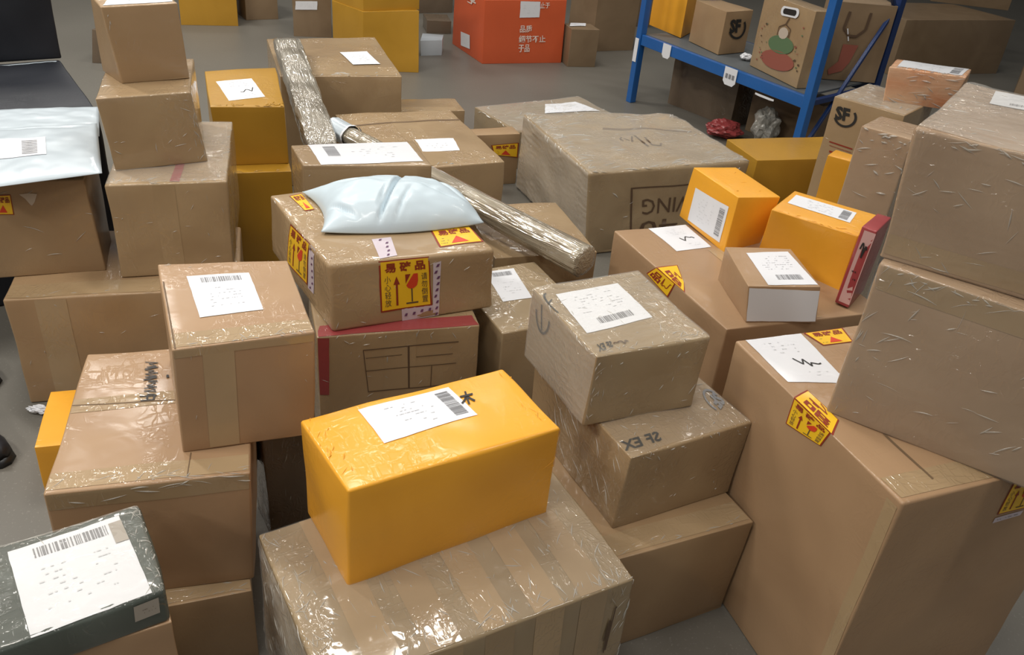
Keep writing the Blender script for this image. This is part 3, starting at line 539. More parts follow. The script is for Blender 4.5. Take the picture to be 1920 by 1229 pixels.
def barcode(d, x0, y0, x1, y1, horiz=True, seed=1, m='grey_ink'):
    rnd = random.Random(seed); t = 0.0
    while t < 1:
        w = rnd.choice((0.012, 0.02, 0.035)); g = rnd.choice((0.012, 0.02, 0.03))
        e = min(1, t + w)
        if horiz: d.quad(x0 + (x1 - x0) * t, y0, x0 + (x1 - x0) * e, y1, m, 2, (1, 1))
        else: d.quad(x0, y0 + (y1 - y0) * t, x1, y0 + (y1 - y0) * e, m, 2, (1, 1))
        t = e + g
def dashes(d, x0, y0, x1, y1, rows, seed=2, m='pale_ink', fill=0.4):
    rnd = random.Random(seed)
    for i in range(rows):
        y = y0 + (y1 - y0) * (i + .5) / rows; h = (y1 - y0) / rows * 0.10
        x = x0 + rnd.random() * 0.08
        while x < x1 - 0.02:
            w = rnd.uniform(0.01, 0.05)
            if rnd.random() < fill: d.quad(x, y - h, min(x1, x + w), y + h, m, 2, (1, 1))
            x += w + rnd.uniform(0.005, 0.02)
def scrawl(d, x0, y0, x1, y1, wd, seed, m='ink', n=16, lay=3):
    rnd = random.Random(seed); pts = []
    for i in range(n):
        pts.append((x0 + (x1 - x0) * (i / (n - 1)) + rnd.uniform(-.03, .03), rnd.uniform(y0, y1)))
    d.line(pts, wd, m, lay)
def fragile(d, art=True):
    d.quad(0, 0, 1, 1, 'red_ink', 0, wob=0.01)
    d.quad(.03, .03, .97, .97, 'sticker', 1)
    d.text('易 碎 品', .10, .76, .90, .95, 'red_ink', 3, 0.035)
    d.text('小\n心\n轻\n放', .09, .10, .21, .70, 'brown_ink', 3)
    d.text('请\n勿\n倒\n置', .81, .10, .93, .70, 'brown_ink', 3)
    d.poly([(.26, .52), (.385, .52), (.325, .68)], 'red_ink', 3)
    d.quad(.305, .10, .345, .53, 'red_ink', 3)
    # glass, cracked in two
    d.poly([(.50, .52), (.495, .70), (.60, .70)], 'red_ink', 3)
    d.poly([(.51, .48), (.66, .70), (.745, .70), (.745, .55), (.72, .46), (.655, .41), (.60, .40), (.54, .43)], 'bright_red', 3)
    d.quad(.605, .14, .63, .41, 'brown_ink', 3)
    d.quad(.50, .10, .735, .13, 'brown_ink', 3)

def sf_logo(d, m='ink'):
    d.text('SF', .10, .30, .66, .86, m, 3, 0.05)
    pts = [(.5 + .46 * math.cos(a), .5 + .46 * math.sin(a)) for a in [math.radians(t) for t in range(-160, 48, 13)]]
    b = [(.5 + .36 * math.cos(a), .5 + .37 * math.sin(a)) for a in [math.radians(t) for t in range(-160, 48, 13)]]
    for i in range(len(pts) - 1): d.poly([pts[i], pts[i + 1], b[i + 1], b[i]], m, 3)

def decal(i, key, face, typ, ab, kw):
    if key not in ROOT: return
    far = BOX[key][0][1] > 4
    d = Decal(key, face, ab, 0.004 if far else 0.0012)
    if typ == 'waybill':
        d.quad(0, 0, 1, 1, 'white_film' if key in ('I', 'J3', 'S1', 'J1', 'LL') else 'white', 0, wob=0.008)
        bc = kw.get('bc')
        if bc == 't': barcode(d, .2, .80, .85, .93, True, i); dashes(d, .15, .18, .85, .68, 7, i, fill=.22)
        elif bc == 'b': barcode(d, .28, .14, .80, .28, True, i); dashes(d, .15, .42, .85, .88, 7, i, fill=.4)
        elif bc == 'r': barcode(d, .80, .12, .94, .88, False, i); dashes(d, .2, .15, .7, .85, 8, i, fill=.4)
        elif bc == 'l': barcode(d, .12, .35, .24, .85, False, i); dashes(d, .35, .2, .9, .8, 6, i, fill=.2)
        elif bc == 's':
            scrawl(d, .45, .30, .85, .55, .0035, i, n=7); dashes(d, .2, .6, .8, .9, 4, i, fill=.4); dashes(d, .45, .12, .85, .25, 2, i)
        else: dashes(d, .2, .2, .8, .8, 6, i)
        if key == 'I': d.quad(.88, .66, 1.0, .93, 'beige', 3)
        d.done('shipping_label', 'white shipping label')
    elif typ == 'blank':
        d.quad(0, 0, 1, 1, 'white', 0, wob=0.015)
        if key != 'FF': dashes(d, .15, .2, .85, .8, 4, i, fill=.25)
        d.done('paper_label', 'white paper label')
    elif typ == 'fragile':
        fragile(d); d.done('fragile_sticker', 'yellow sticker with a red cracked glass and an up arrow')
    elif typ in ('frag2', 'frag3'):
        d.quad(0, 0, 1, 1, 'red_ink', 0, wob=0.01); d.quad(.04, .04, .96, .96, 'sticker', 1)
        if typ == 'frag2':
            d.text('易碎品', .12, .60, .88, .90, 'red_ink', 3, .03)
            d.poly([(.3, .12), (.5, .50), (.7, .12)], 'bright_red', 3); dashes(d, .08, .1, .28, .5, 3, i, 'brown_ink')
        else:
            d.text('品', .1, .15, .5, .8, 'red_ink', 3, .03); scrawl(d, .55, .2, .9, .8, .003, i, 'red_ink', 8)
        d.done('fragile_sticker', 'yellow sticker with dark red characters')
    elif typ == 'ptape':
        d.quad(0, 0, 1, 1, 'ptape', 0, wob=0.01)
        rnd = random.Random(i); n = 5
        L = max(d.w, d.h); k = max(4, int(L / .018))
        for q in range(k):
            t = (q + .5) / k; s = .5 + rnd.uniform(-.25, .25)
            x, y = (t, s) if d.w > d.h else (s, t)
            hx, hy = .005 / d.w, .004 / d.h
            d.poly([(x - hx, y - hy), (x + hx * .4, y - hy), (x + hx, y + hy), (x - hx * .2, y + hy)], 'violet_ink', 3)
        d.off += 0.0 ; d.done('printed_tape', 'lilac white tape with violet marks')
    elif typ == 'rtape' or typ in ('rtapetop', 'rtapeleft', 'redtop'):
        d.quad(0, 0, 1, 1, 'rtape', 0, wob=0.02); d.done('red_tape', 'dark red tape')
    elif typ == 'brown':
        d.quad(0, 0, 1, 1, 'beige', 0); dashes(d, .15, .3, .85, .7, 2, i, 'brown_ink'); d.done('price_patch', 'small beige printed patch')
    elif typ == 'smudge':
        d.poly([(0, 1), (.5, 1.05), (1, .95), (.9, .3), (.6, 0), (.4, .1), (.2, .6)], 'stain', 1); d.done('stain_mark', 'pale smudge')
    elif typ == 'whitemark':
        d.quad(0, .1, 1, .9, 'ptape', 0, wob=.1); dashes(d, .05, .2, .95, .8, 1, i, 'grey_ink'); d.done('paper_strip', 'small white printed strip')
    elif typ == 'mark_mu':
        d.text('木', 0, 0, 1, 1, 'ink', 2, .03); d.done('pen_mark', 'black handwritten character')
    elif typ == 'scribble1':
        d.line([(.06, .6), (.02, .4), (.10, .25)], .007, 'brown_ink'); d.line([(.30, .8), (.31, .3)], .008, 'brown_ink')
        d.line([(.36, .95), (.70, .02)], .009, 'brown_ink'); d.line([(.60, .9), (.78, .25), (.98, .2), (.99, .5)], .008, 'brown_ink')
        d.line([(.10, .5), (.25, .35)], .004, 'brown_ink'); d.done('pen_mark', 'dark handwritten stroke marks')
    elif typ == 'scribble2':
        pts = []
        rnd = random.Random(9)
        for q in range(24): pts.append((.22 + .76 * q / 23 + rnd.uniform(-.02, .02), .25 + .45 * (q % 2) + rnd.uniform(-.12, .14)))
        d.line(pts, .0028, 'ink')
        d.line([(.02, .95), (.04, .35), (.16, .30), (.16, .62), (.05, .66)], .004, 'ink')
        d.line([(.12, 1.0), (.13, .2)], .0035, 'ink')
        d.line([(.30, .8), (.34, .2)], .003, 'ink'); d.line([(.5, .85), (.56, .2), (.6, .6)], .003, 'ink'); d.line([(.8, .8), (.83, .2)], .003, 'ink')
        d.poly([(.55, -.25), (.62, -.25), (.63, -.36), (.56, -.38)], 'ink', 3)
        d.done('pen_mark', 'black handwriting')
    elif typ == 'sflogo':
        sf_logo(d, 'grey_ink'); d.done('printed_logo', 'dark circular logo with the letters SF')
    elif typ == 'sflogo2':
        sf_logo(d, 'ink'); d.done('printed_logo', 'black circular logo with the letters SF')
    elif typ == 'sfarc':
        pts = [(.5 + .4 * math.cos(a), .55 + .5 * math.sin(a)) for a in [math.radians(t) for t in range(170, 380, 15)]]
        d.line(pts, .006, 'ink', 2); d.line([(.45, .1), (.40, .9)], .005, 'ink', 2); d.done('printed_arc', 'dark printed arc')
    elif typ == 'rlines':
        d.quad(0, .8, 1, .9, 'red_ink', 1); dashes(d, 0, .45, 1, .7, 1, i, 'red_ink', 1); d.quad(.1, .05, 1, .2, 'red_ink', 1)
        d.done('printed_lines', 'dark red printed lines')
    elif typ == 'frameMOV':
        for q in ((0, .965, 1, .985), (0, 0, .016, .985)): d.quad(*q, 'brown_ink', 1)
        # lettering printed upside down
        class Flip: pass
        pt = d.pt
        d.pt = lambda x, y, lay=0: pt(1 - x, 1 - y, lay)
        d.text('MOVING', .22, .20, .90, .44, 'brown_ink', 2, 0.0)
        d.text('C 40', .22, .54, .92, .80, 'brown_ink', 2, 0.0)
        d.pt = pt
        d.done('printed_frame', 'dark red frame with upside down lettering')
    elif typ == 'seam':
        d.quad(0, 0, 1, 1, 'seam_line', 0); d.done('flap_seam', 'thin dark flap seam')
    elif typ == 'lines':
        for q in ((0, .98, 1, 1), (0, .0, 1, .02), (0, 0, .008, 1), (.46, 0, .48, 1), (0, .5, 1, .515), (.72, 0, .728, .5), (.02, .8, .4, .812), (.55, .72, .95, .735)):
            d.quad(*q, 'brown_ink', 1)
        d.done('printed_panel', 'thin printed lines')
    elif typ == 'pinktext':
        d.quad(0, 0, 1, 1, 'pink', 0); scrawl(d, .2, .6, .8, .85, .004, i, n=9); dashes(d, .2, .3, .8, .5, 2, i, 'ink'); d.done('printed_panel', 'pink panel with black characters')
    elif typ == 'scuff':
        d.quad(0, .3, 1, .6, 'mailer', 0, wob=.2); d.done('scuff_mark', 'pale scuff')
    elif typ == 'logo':
        d.line([(0, .3), (.4, 0), (.6, .5), (1, .2)], .02, 'white_ink'); d.line([(.1, .9), (.9, .7)], .02, 'white_ink'); d.line([(.5, .9), (.5, .3)], .015, 'white_ink')
        d.done('printed_logo', 'white printed emblem')
    elif typ == 'xmas':
        P = [(.5 + .27 * math.cos(a), .42 + .14 * math.sin(a)) for a in [math.radians(t) for t in range(0, 360, 20)]]
        d.poly(P, 'green_ink', 1)
        P = [(.5 + .36 * math.cos(a), .17 + .15 * math.sin(a)) for a in [math.radians(t) for t in range(0, 360, 20)]]
        d.poly(P, 'maroon_ink', 1)
        P = [(.5 + .10 * math.cos(a), .60 + .09 * math.sin(a)) for a in [math.radians(t) for t in range(0, 360, 30)]]
        d.poly(P, 'stain', 2)
        d.line([(.38, .55), (.38, .68), (.5, .74), (.62, .68), (.62, .55)], .006, 'brown_ink'); d.line([(.5, .74), (.54, .84)], .008, 'brown_ink')
        rnd = random.Random(4)
        for q in range(26):
            x = rnd.choice((rnd.uniform(.02, .2), rnd.uniform(.8, .97))); y = rnd.uniform(.05, .75); s_ = rnd.uniform(.010, .022)
            d.poly([(x + s_ * math.cos(a), y + s_ * .8 * math.sin(a)) for a in [k * math.pi / 3 for k in range(6)]], rnd.choice(('green_ink', 'maroon_ink', 'brown_ink')), 2)
        d.done('printed_picture', 'green and maroon holiday picture with small stars')
        h = Decal(key, face, [ab[0], ab[1], ab[2], ab[3]], .006)
        def pill(cx, cy, rx, ry, m, lay):
            h.poly([(cx + (rx - ry * .8) * (1 if math.cos(a) > 0 else -1) + ry * .8 * math.cos(a), cy + ry * math.sin(a)) for a in [math.radians(t + 5) for t in range(0, 360, 20)]], m, lay)
        pill(.52, .93, .19, .075, 'white', 0); pill(.52, .93, .14, .045, 'ink', 2)
        h.done('hand_hole', 'black hand hole with a white rim')
    elif typ == 'boots':
        d.line([(.25, .95), (.2, .72), (.4, .62), (.6, .62), (.8, .72), (.8, .95)], .014, 'brown_ink')
        d.poly([(.3, .5), (.75, .5), (.65, .25), (.5, .12), (.1, .05), (.05, .12), (.3, .25)], 'maroon_ink', 1)
        d.line([(.3, .72), (.42, .55)], .006, 'white'); d.done('printed_picture', 'dark maroon boot picture')
    elif typ[:2] in ('t:', 'k:'):
        if typ[2:] in ('大件', '易碎'): scrawl(d, .05, .1, .95, .9, min(d.w, d.h) * .14, i, 'brown_ink', 8)
        elif typ[2:] == 'CARBO':
            d.text('C', .0, .84, .05, 1.0, 'brown_ink', 2, .04); scrawl(d, .2, .1, .9, .9, .003, i, 'brown_ink', 10)
        else: d.text(typ[2:], 0, 0, 1, 1, 'white_ink' if typ[0] == 't' else 'ink', 2, .02)
        d.done('lettering', ('white' if typ[0] == 't' else 'black') + ' printed characters')

def tape(key, face, a0, b0, a1, b1, m='tape', name='packing_tape'):
    d = Decal(key, face, [(a0, b1), (a1, b1), (a1, b0), (a0, b0)], 0.0007)
    d.quad(0, 0, 1, 1, m, 0, (10, 10)); return d.done(name, 'clear glossy tape' if m == 'tape' else None)
def film(key, face, a0=0.01, b0=0.01, a1=0.99, b1=0.99, amp=0.003, n=56, seed=0, direction=(1, 3)):
    """a slack sheet of clear film with real folds, on one face"""
    S = SURF[key]; v, f = [], []
    rnd = random.Random(seed + 5)
    for j in range(n + 1):
        for i in range(n + 1):
            a, b = a0 + (a1 - a0) * i / n, b0 + (b1 - b0) * j / n
            p = S.face(face, a, b)
            q = Vector((a * S.dim.x * 30 * direction[0], b * S.dim.y * 30 * direction[1], seed))
            ri = 1 - min(1, abs(noise.noise(q + Vector((noise.noise(p * 9) * 2, 0, 0)))) * 5)
            ed = min(a - a0, a1 - a, b - b0, b1 - b)
            k = 0.35 + 0.65 * max(0, noise.noise(p * 6 + Vector((seed, 0, 0))) + .45)
            edge = 1.6 if ed < .12 else 1.0
            v.append(S.face(face, a, b, 0.0022 + amp * ri * k * edge * (0 if ed < 1e-4 else 1)))
    for j in range(n):
        for i in range(n):
            k = j * (n + 1) + i
            f.append((k, k + 1, k + n + 2, k + n + 1))
    return mesh_obj('stretch_film', v, f, MAT['filmsheet'], ROOT[key])

def folds(key, face, n, seed, length=(.015, .06), ang=0.0, spread=.5, region=(0.02, 0.02, 0.98, 0.98), wd=.0028, edge=None):
    """small raised folds in the clear film, half-round ridges added to catch lamp glints"""
    S = SURF[key]; rnd = random.Random(seed); v, f = [], []
    P0, Pa, Pb = S.face(face, .5, .5), S.face(face, .6, .5), S.face(face, .5, .6)
    La, Lb = (Pa - P0).length * 10, (Pb - P0).length * 10
    for q in range(n):
        a, b = rnd.uniform(region[0], region[2]), rnd.uniform(region[1], region[3])
        if edge == 'b1': b = 1 - abs(rnd.gauss(0, .035)) - .004
        if edge == 'b0': b = abs(rnd.gauss(0, .035)) + .004
        if edge == 'a0': a = abs(rnd.gauss(0, .04)) + .004
        if edge == 'a1': a = 1 - abs(rnd.gauss(0, .04)) - .004
        an = ang + rnd.gauss(0, spread); L = rnd.uniform(*length) * rnd.uniform(.5, 1); cur = rnd.uniform(-12, 12)
        w0 = wd * rnd.uniform(.3, 1.5); K = 6; b0 = len(v); x, y = a * La, b * Lb
        for k in range(K + 1):
            s = k / K; w = w0 * math.sin(math.pi * min(.96, max(.04, s)))
            dx, dy = math.cos(an), math.sin(an)
            for o, hh in ((-1, 0), (-.5, .75), (0, 1), (.5, .75), (1, 0)):
                aa = min(.999, max(.001, (x - dy * o * w / 2) / La)); bb = min(.999, max(.001, (y + dx * o * w / 2) / Lb))
                v.append(S.face(face, aa, bb, .0008 + hh * w * .55))
            x += dx * L / K; y += dy * L / K; an += cur * L / K
        for k in range(K):
            for j in range(4):
                i0 = b0 + k * 5 + j; f.append((i0, i0 + 5, i0 + 6, i0 + 1))
    B = BODY[key]; k0 = len(B[1]); B[1].extend(v)
    B[2].extend([tuple(i + k0 for i in q) for q in f]); B[3].extend([1] * len(f))

# ---------------------------------------------------------------- the setting
def box_mesh(name, x0, y0, z0, x1, y1, z1, m, parent=None):
    v = [(x, y, z) for z in (z0, z1) for y in (y0, y1) for x in (x0, x1)]
    f = [(0, 2, 3, 1), (4, 5, 7, 6), (0, 1, 5, 4), (2, 6, 7, 3), (0, 4, 6, 2), (1, 3, 7, 5)]
    return mesh_obj(name, v, f, m, parent, smooth=False)
fl = mesh_obj('floor', [(-9, -4, 0), (9, -4, 0), (9, 13, 0), (-9, 13, 0)], [(0, 1, 2, 3)], MAT['floor'], smooth=False)
fl['kind'] = 'structure'
wl = box_mesh('wall_back', -9, 13, 0, 9, 13.2, 4.2, MAT['wall']); wl['kind'] = 'structure'

# ---------------------------------------------------------------- parcels
P = parcel
P('B', 'large_taped_box', 'large clear-taped cardboard box at the bottom centre, under the big yellow parcel', 'box', 'film', r=.014, amp=.006, bulge=.008)
P('A', 'yellow_parcel', 'large bright yellow wrapped parcel with a white label, on the taped box in front', 'parcel', 'yellow', r=.014, amp=.005, bulge=.006, part='wrapped_body')
P('C', 'cardboard_box', 'plain brown box on the floor under the upside-down SF EX box', 'box', 'tan')
P('D', 'cardboard_box', 'grey-brown film-wrapped box reading SF EX upside down, under the white-labelled one', 'box', 'taped', r=.01, amp=.004)
P('E', 'cardboard_box', 'film-wrapped cardboard box with a large white label, on the SF EX box', 'box', 'film', r=.012, amp=.005)
P('F', 'cardboard_box', 'tan box with a white barcode label, on the box with black handwriting', 'box', 'pink_tan', r=.01)
P('G', 'cardboard_box', 'wide tan box with black handwriting on its top, left foreground', 'box', 'pink_tan', r=.012, amp=.004)
P('H', 'cardboard_box', 'brown box at the bottom left under the box with handwriting', 'box', 'tan')
P('K', 'cardboard_box', 'brown box in the bottom left corner under the dark green parcel', 'box', 'pink_tan')
P('I', 'green_parcel', 'flat dark green film-wrapped parcel with a big white label, bottom left corner', 'parcel', 'green', r=.02, amp=.006, bulge=.004, part='wrapped_body')
P('L1', 'cardboard_box', 'long brown box on the floor at left, under the two stacks', 'box', 'tan', r=.016, amp=.006)
P('J', 'yellow_parcel', 'small yellow parcel on the floor behind the handwritten box', 'parcel', 'yellow', part='wrapped_body')
P('L', 'cardboard_box', 'brown box with a yellow sticker at the left edge, under the pale mailers', 'box', 'tan', r=.012)
P('O3', 'cardboard_box', 'brown film-wrapped box lowest in the left stack of three', 'box', 'taped', r=.014, amp=.005)
P('O2', 'cardboard_box', 'brown box in the middle of the left stack of three', 'box', 'taped', r=.01)
P('O1', 'cardboard_box', 'small brown box topmost in the left stack of three', 'box', 'tan', r=.01)
P('AA', 'cardboard_box', 'box edged with dark red tape, under the box with fragile stickers', 'box', 'taped', r=.012)
P('Z', 'cardboard_box', 'box with yellow fragile stickers, under the pale blue plastic bag', 'box', 'taped', r=.026, amp=.006)
P('BB', 'cardboard_box', 'dark box with a white label, under the end of the film-wrapped roll', 'box', 'film', r=.012)
P('BB2', 'cardboard_box', 'low brown box under the middle of the film-wrapped roll', 'box', 'taped')
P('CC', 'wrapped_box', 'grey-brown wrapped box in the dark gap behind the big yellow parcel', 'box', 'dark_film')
P('S1', 'cardboard_box', 'long box with a white label across its top, behind the pale blue bag', 'box', 'taped', r=.012)
P('T', 'cardboard_box', 'wide flat-topped box with a small blank label behind the pale blue bag', 'box', 'taped', r=.012, amp=.005)
P('U', 'cardboard_box', 'low box just right of the dark-fronted box at the back', 'box', 'taped')
P('Q', 'cardboard_box', 'dark-fronted box with a small white label, behind the film-wrapped post', 'box', 'taped', r=.012)
P('V', 'cardboard_box', 'low wrapped box with white paper on top, behind the large MOVING box', 'box', 'film', r=.014, amp=.006)
P('X', 'cardboard_box', 'narrow box with a yellow sticker, left of the large MOVING box', 'box', 'tan')
P('W', 'moving_box', 'large film-wrapped moving box with upside-down lettering, centre back', 'box', 'film', r=.035, amp=.012, bulge=.006, seg=.03)
P('J3', 'large_cardboard_box', 'tall plain tan box in the right foreground carrying two boxes', 'box', 'pink_tan', r=.01, amp=.004, seg=.03)
P('J2', 'large_cardboard_box', 'big film-wrapped box in the middle of the right foreground stack', 'box', 'warm_film', r=.014, amp=.005, seg=.025)
P('J1', 'large_cardboard_box', 'big film-wrapped box on top of the right foreground stack', 'box', 'warm_film', r=.014, amp=.005, seg=.025)
P('EE', 'cardboard_box', 'long brown box carrying the two small yellow parcels', 'box', 'pink_tan', r=.01)
P('FF', 'cardboard_box', 'small brown box with a white-papered front, beside the yellow parcels', 'box', 'pink_tan', r=.006, amp=.002)
P('GG', 'yellow_parcel', 'small yellow parcel with its white label facing left, on the long brown box', 'parcel', 'yellow', r=.008, part='wrapped_body')
P('HH', 'yellow_parcel', 'small yellow parcel with a white label on top, beside the pink package', 'parcel', 'yellow', r=.01, part='wrapped_body')
P('II', 'pink_package', 'narrow red and pink printed package beside the right foreground stack', 'package', 'red', r=.006, amp=.002)
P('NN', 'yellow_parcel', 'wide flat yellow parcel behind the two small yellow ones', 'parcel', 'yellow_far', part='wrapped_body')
P('NN2', 'yellow_parcel', 'narrow yellow parcel below the white box with the round SF logo', 'parcel', 'yellow', part='wrapped_body')
P('KK', 'cardboard_box', 'pale box with a black round SF logo, under the small peach parcel', 'box', 'taped')
P('KK2', 'wrapped_box', 'shiny film-wrapped tan box in front of the round SF logo box', 'box', 'warm_film', r=.012)
P('LL', 'peach_parcel', 'small peach film-wrapped parcel with a white label on top', 'parcel', 'peach', r=.01, amp=.005, part='wrapped_body')
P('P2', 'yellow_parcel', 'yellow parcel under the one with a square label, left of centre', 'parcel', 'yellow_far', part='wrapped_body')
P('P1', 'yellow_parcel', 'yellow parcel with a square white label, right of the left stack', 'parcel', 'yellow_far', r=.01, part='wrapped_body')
P('OR', 'orange_box', 'orange plastic box with white characters, on the floor at the top centre', 'box', 'orange', r=.006, amp=0, part='shell', seg=.1)
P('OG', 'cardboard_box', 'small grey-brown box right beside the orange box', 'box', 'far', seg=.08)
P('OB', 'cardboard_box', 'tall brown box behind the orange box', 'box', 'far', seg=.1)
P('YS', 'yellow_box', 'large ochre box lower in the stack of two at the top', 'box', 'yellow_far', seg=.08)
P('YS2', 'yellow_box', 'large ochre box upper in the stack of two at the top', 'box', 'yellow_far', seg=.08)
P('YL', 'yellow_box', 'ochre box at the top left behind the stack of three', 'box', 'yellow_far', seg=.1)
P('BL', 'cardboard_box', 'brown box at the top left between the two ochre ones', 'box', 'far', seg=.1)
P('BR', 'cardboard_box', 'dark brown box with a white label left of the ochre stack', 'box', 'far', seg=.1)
P('WB', 'white_box', 'small white box on the floor left of the orange box', 'box', 'mailer', seg=.1, part='carton')
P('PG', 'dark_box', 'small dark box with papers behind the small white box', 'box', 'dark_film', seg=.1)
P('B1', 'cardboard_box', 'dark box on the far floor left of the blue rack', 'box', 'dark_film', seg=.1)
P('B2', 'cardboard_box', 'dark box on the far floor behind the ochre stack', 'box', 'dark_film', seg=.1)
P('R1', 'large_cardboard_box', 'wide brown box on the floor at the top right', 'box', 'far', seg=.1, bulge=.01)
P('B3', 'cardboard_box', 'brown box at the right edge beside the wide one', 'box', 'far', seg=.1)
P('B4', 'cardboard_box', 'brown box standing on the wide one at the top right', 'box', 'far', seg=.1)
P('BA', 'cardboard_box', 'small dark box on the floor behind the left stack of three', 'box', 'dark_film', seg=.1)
P('N1', 'black_parcel', 'big black plastic-wrapped parcel behind the pale mailers', 'parcel', 'black', r=.02, amp=.006, part='wrapped_body')
P('N2', 'black_parcel', 'black plastic-wrapped parcel standing on the other black one', 'parcel', 'black', r=.02, amp=.006, part='wrapped_body')
P('RB1', 'yellow_box', 'yellow box on the blue rack beside its left post', 'box', 'yellow', seg=.06)
P('RB2', 'cardboard_box', 'brown box with a black SF logo on the blue rack', 'box', 'tan', seg=.06)
P('RB3', 'cardboard_box', 'holiday-printed box with a hand hole, on the blue rack', 'box', 'taped', seg=.06)
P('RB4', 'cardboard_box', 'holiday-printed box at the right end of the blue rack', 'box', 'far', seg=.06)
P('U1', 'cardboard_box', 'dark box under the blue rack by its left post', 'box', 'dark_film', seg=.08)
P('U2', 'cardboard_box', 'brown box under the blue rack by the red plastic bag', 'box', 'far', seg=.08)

for i, (k, face, typ, ab, kw) in enumerate(DEC): decal(i, k, face, typ, ab, kw)

# tape strips and slack film
for a in (.13, .30, .47, .64, .80):
    tape('B', 't', a, .01, a + .10, .99); tape('B', 'f', a, .01, a + .10, .99)
for k, face, q in (('G', 't', (.01, .52, .72, .62)), ('G', 't', (.01, .02, .99, .12)), ('G', 'f', (.01, .86, .99, .99)), ('F', 't', (.01, .02, .99, .16)), ('F', 'f', (.01, .92, .99, .99)), ('F', 'f', (.2, .02, .42, .92)),
                   ('L1', 't', (.01, .02, .99, .2)), ('L1', 'f', (.12, .02, .25, .98)), ('C', 't', (.01, .02, .99, .15)), ('J3', 't', (.01, .02, .99, .12)), ('J3', 'l', (.01, .02, .06, .98)),
                   ('EE', 't', (.42, .01, .60, .7)), ('O3', 'f', (.38, .02, .56, .98)), ('T', 't', (.4, .02, .6, .98)), ('Q', 't', (.01, .02, .99, .2)), ('S1', 'f', (.01, .6, .99, .98)),
                   ('H', 't', (.01, .02, .99, .2)), ('AA', 'f', (.4, .02, .6, .98)), ('J2', 'f', (.02, .85, .98, .99)), ('J1', 'f', (.02, .04, .98, .2)), ('U', 't', (.1, .02, .9, .3))):
    tape(k, face, *q)
for n_, (k, face, amp, dr) in enumerate((('B', 't', .0022, (3, .6)), ('B', 'l', .0022, (.6, 2)), ('E', 't', .0022, (.6, 2)), ('E', 'l', .001, (.5, 2)), ('D', 't', .002, (2, .7)),
        ('W', 't', .006, (.3, 1.2)), ('W', 'l', .004, (.5, 1)), ('V', 't', .005, (.4, 1.5)), ('J2', 'f', .0012, (.5, 1)), ('J1', 'f', .0012, (.5, 1)), ('J1', 't', .0025, (.5, 1.5)), ('KK2', 'f', .003, (.4, 1.5)),
        ('LL', 'f', .003, (.3, 1.5)), ('I', 't', .0025, (1, 1)), ('O3', 't', .003, (1, 1)), ('KK', 't', .004, (.6, 1)))):
    film(k, face, amp=amp, seed=n_ * 3.7, direction=dr)

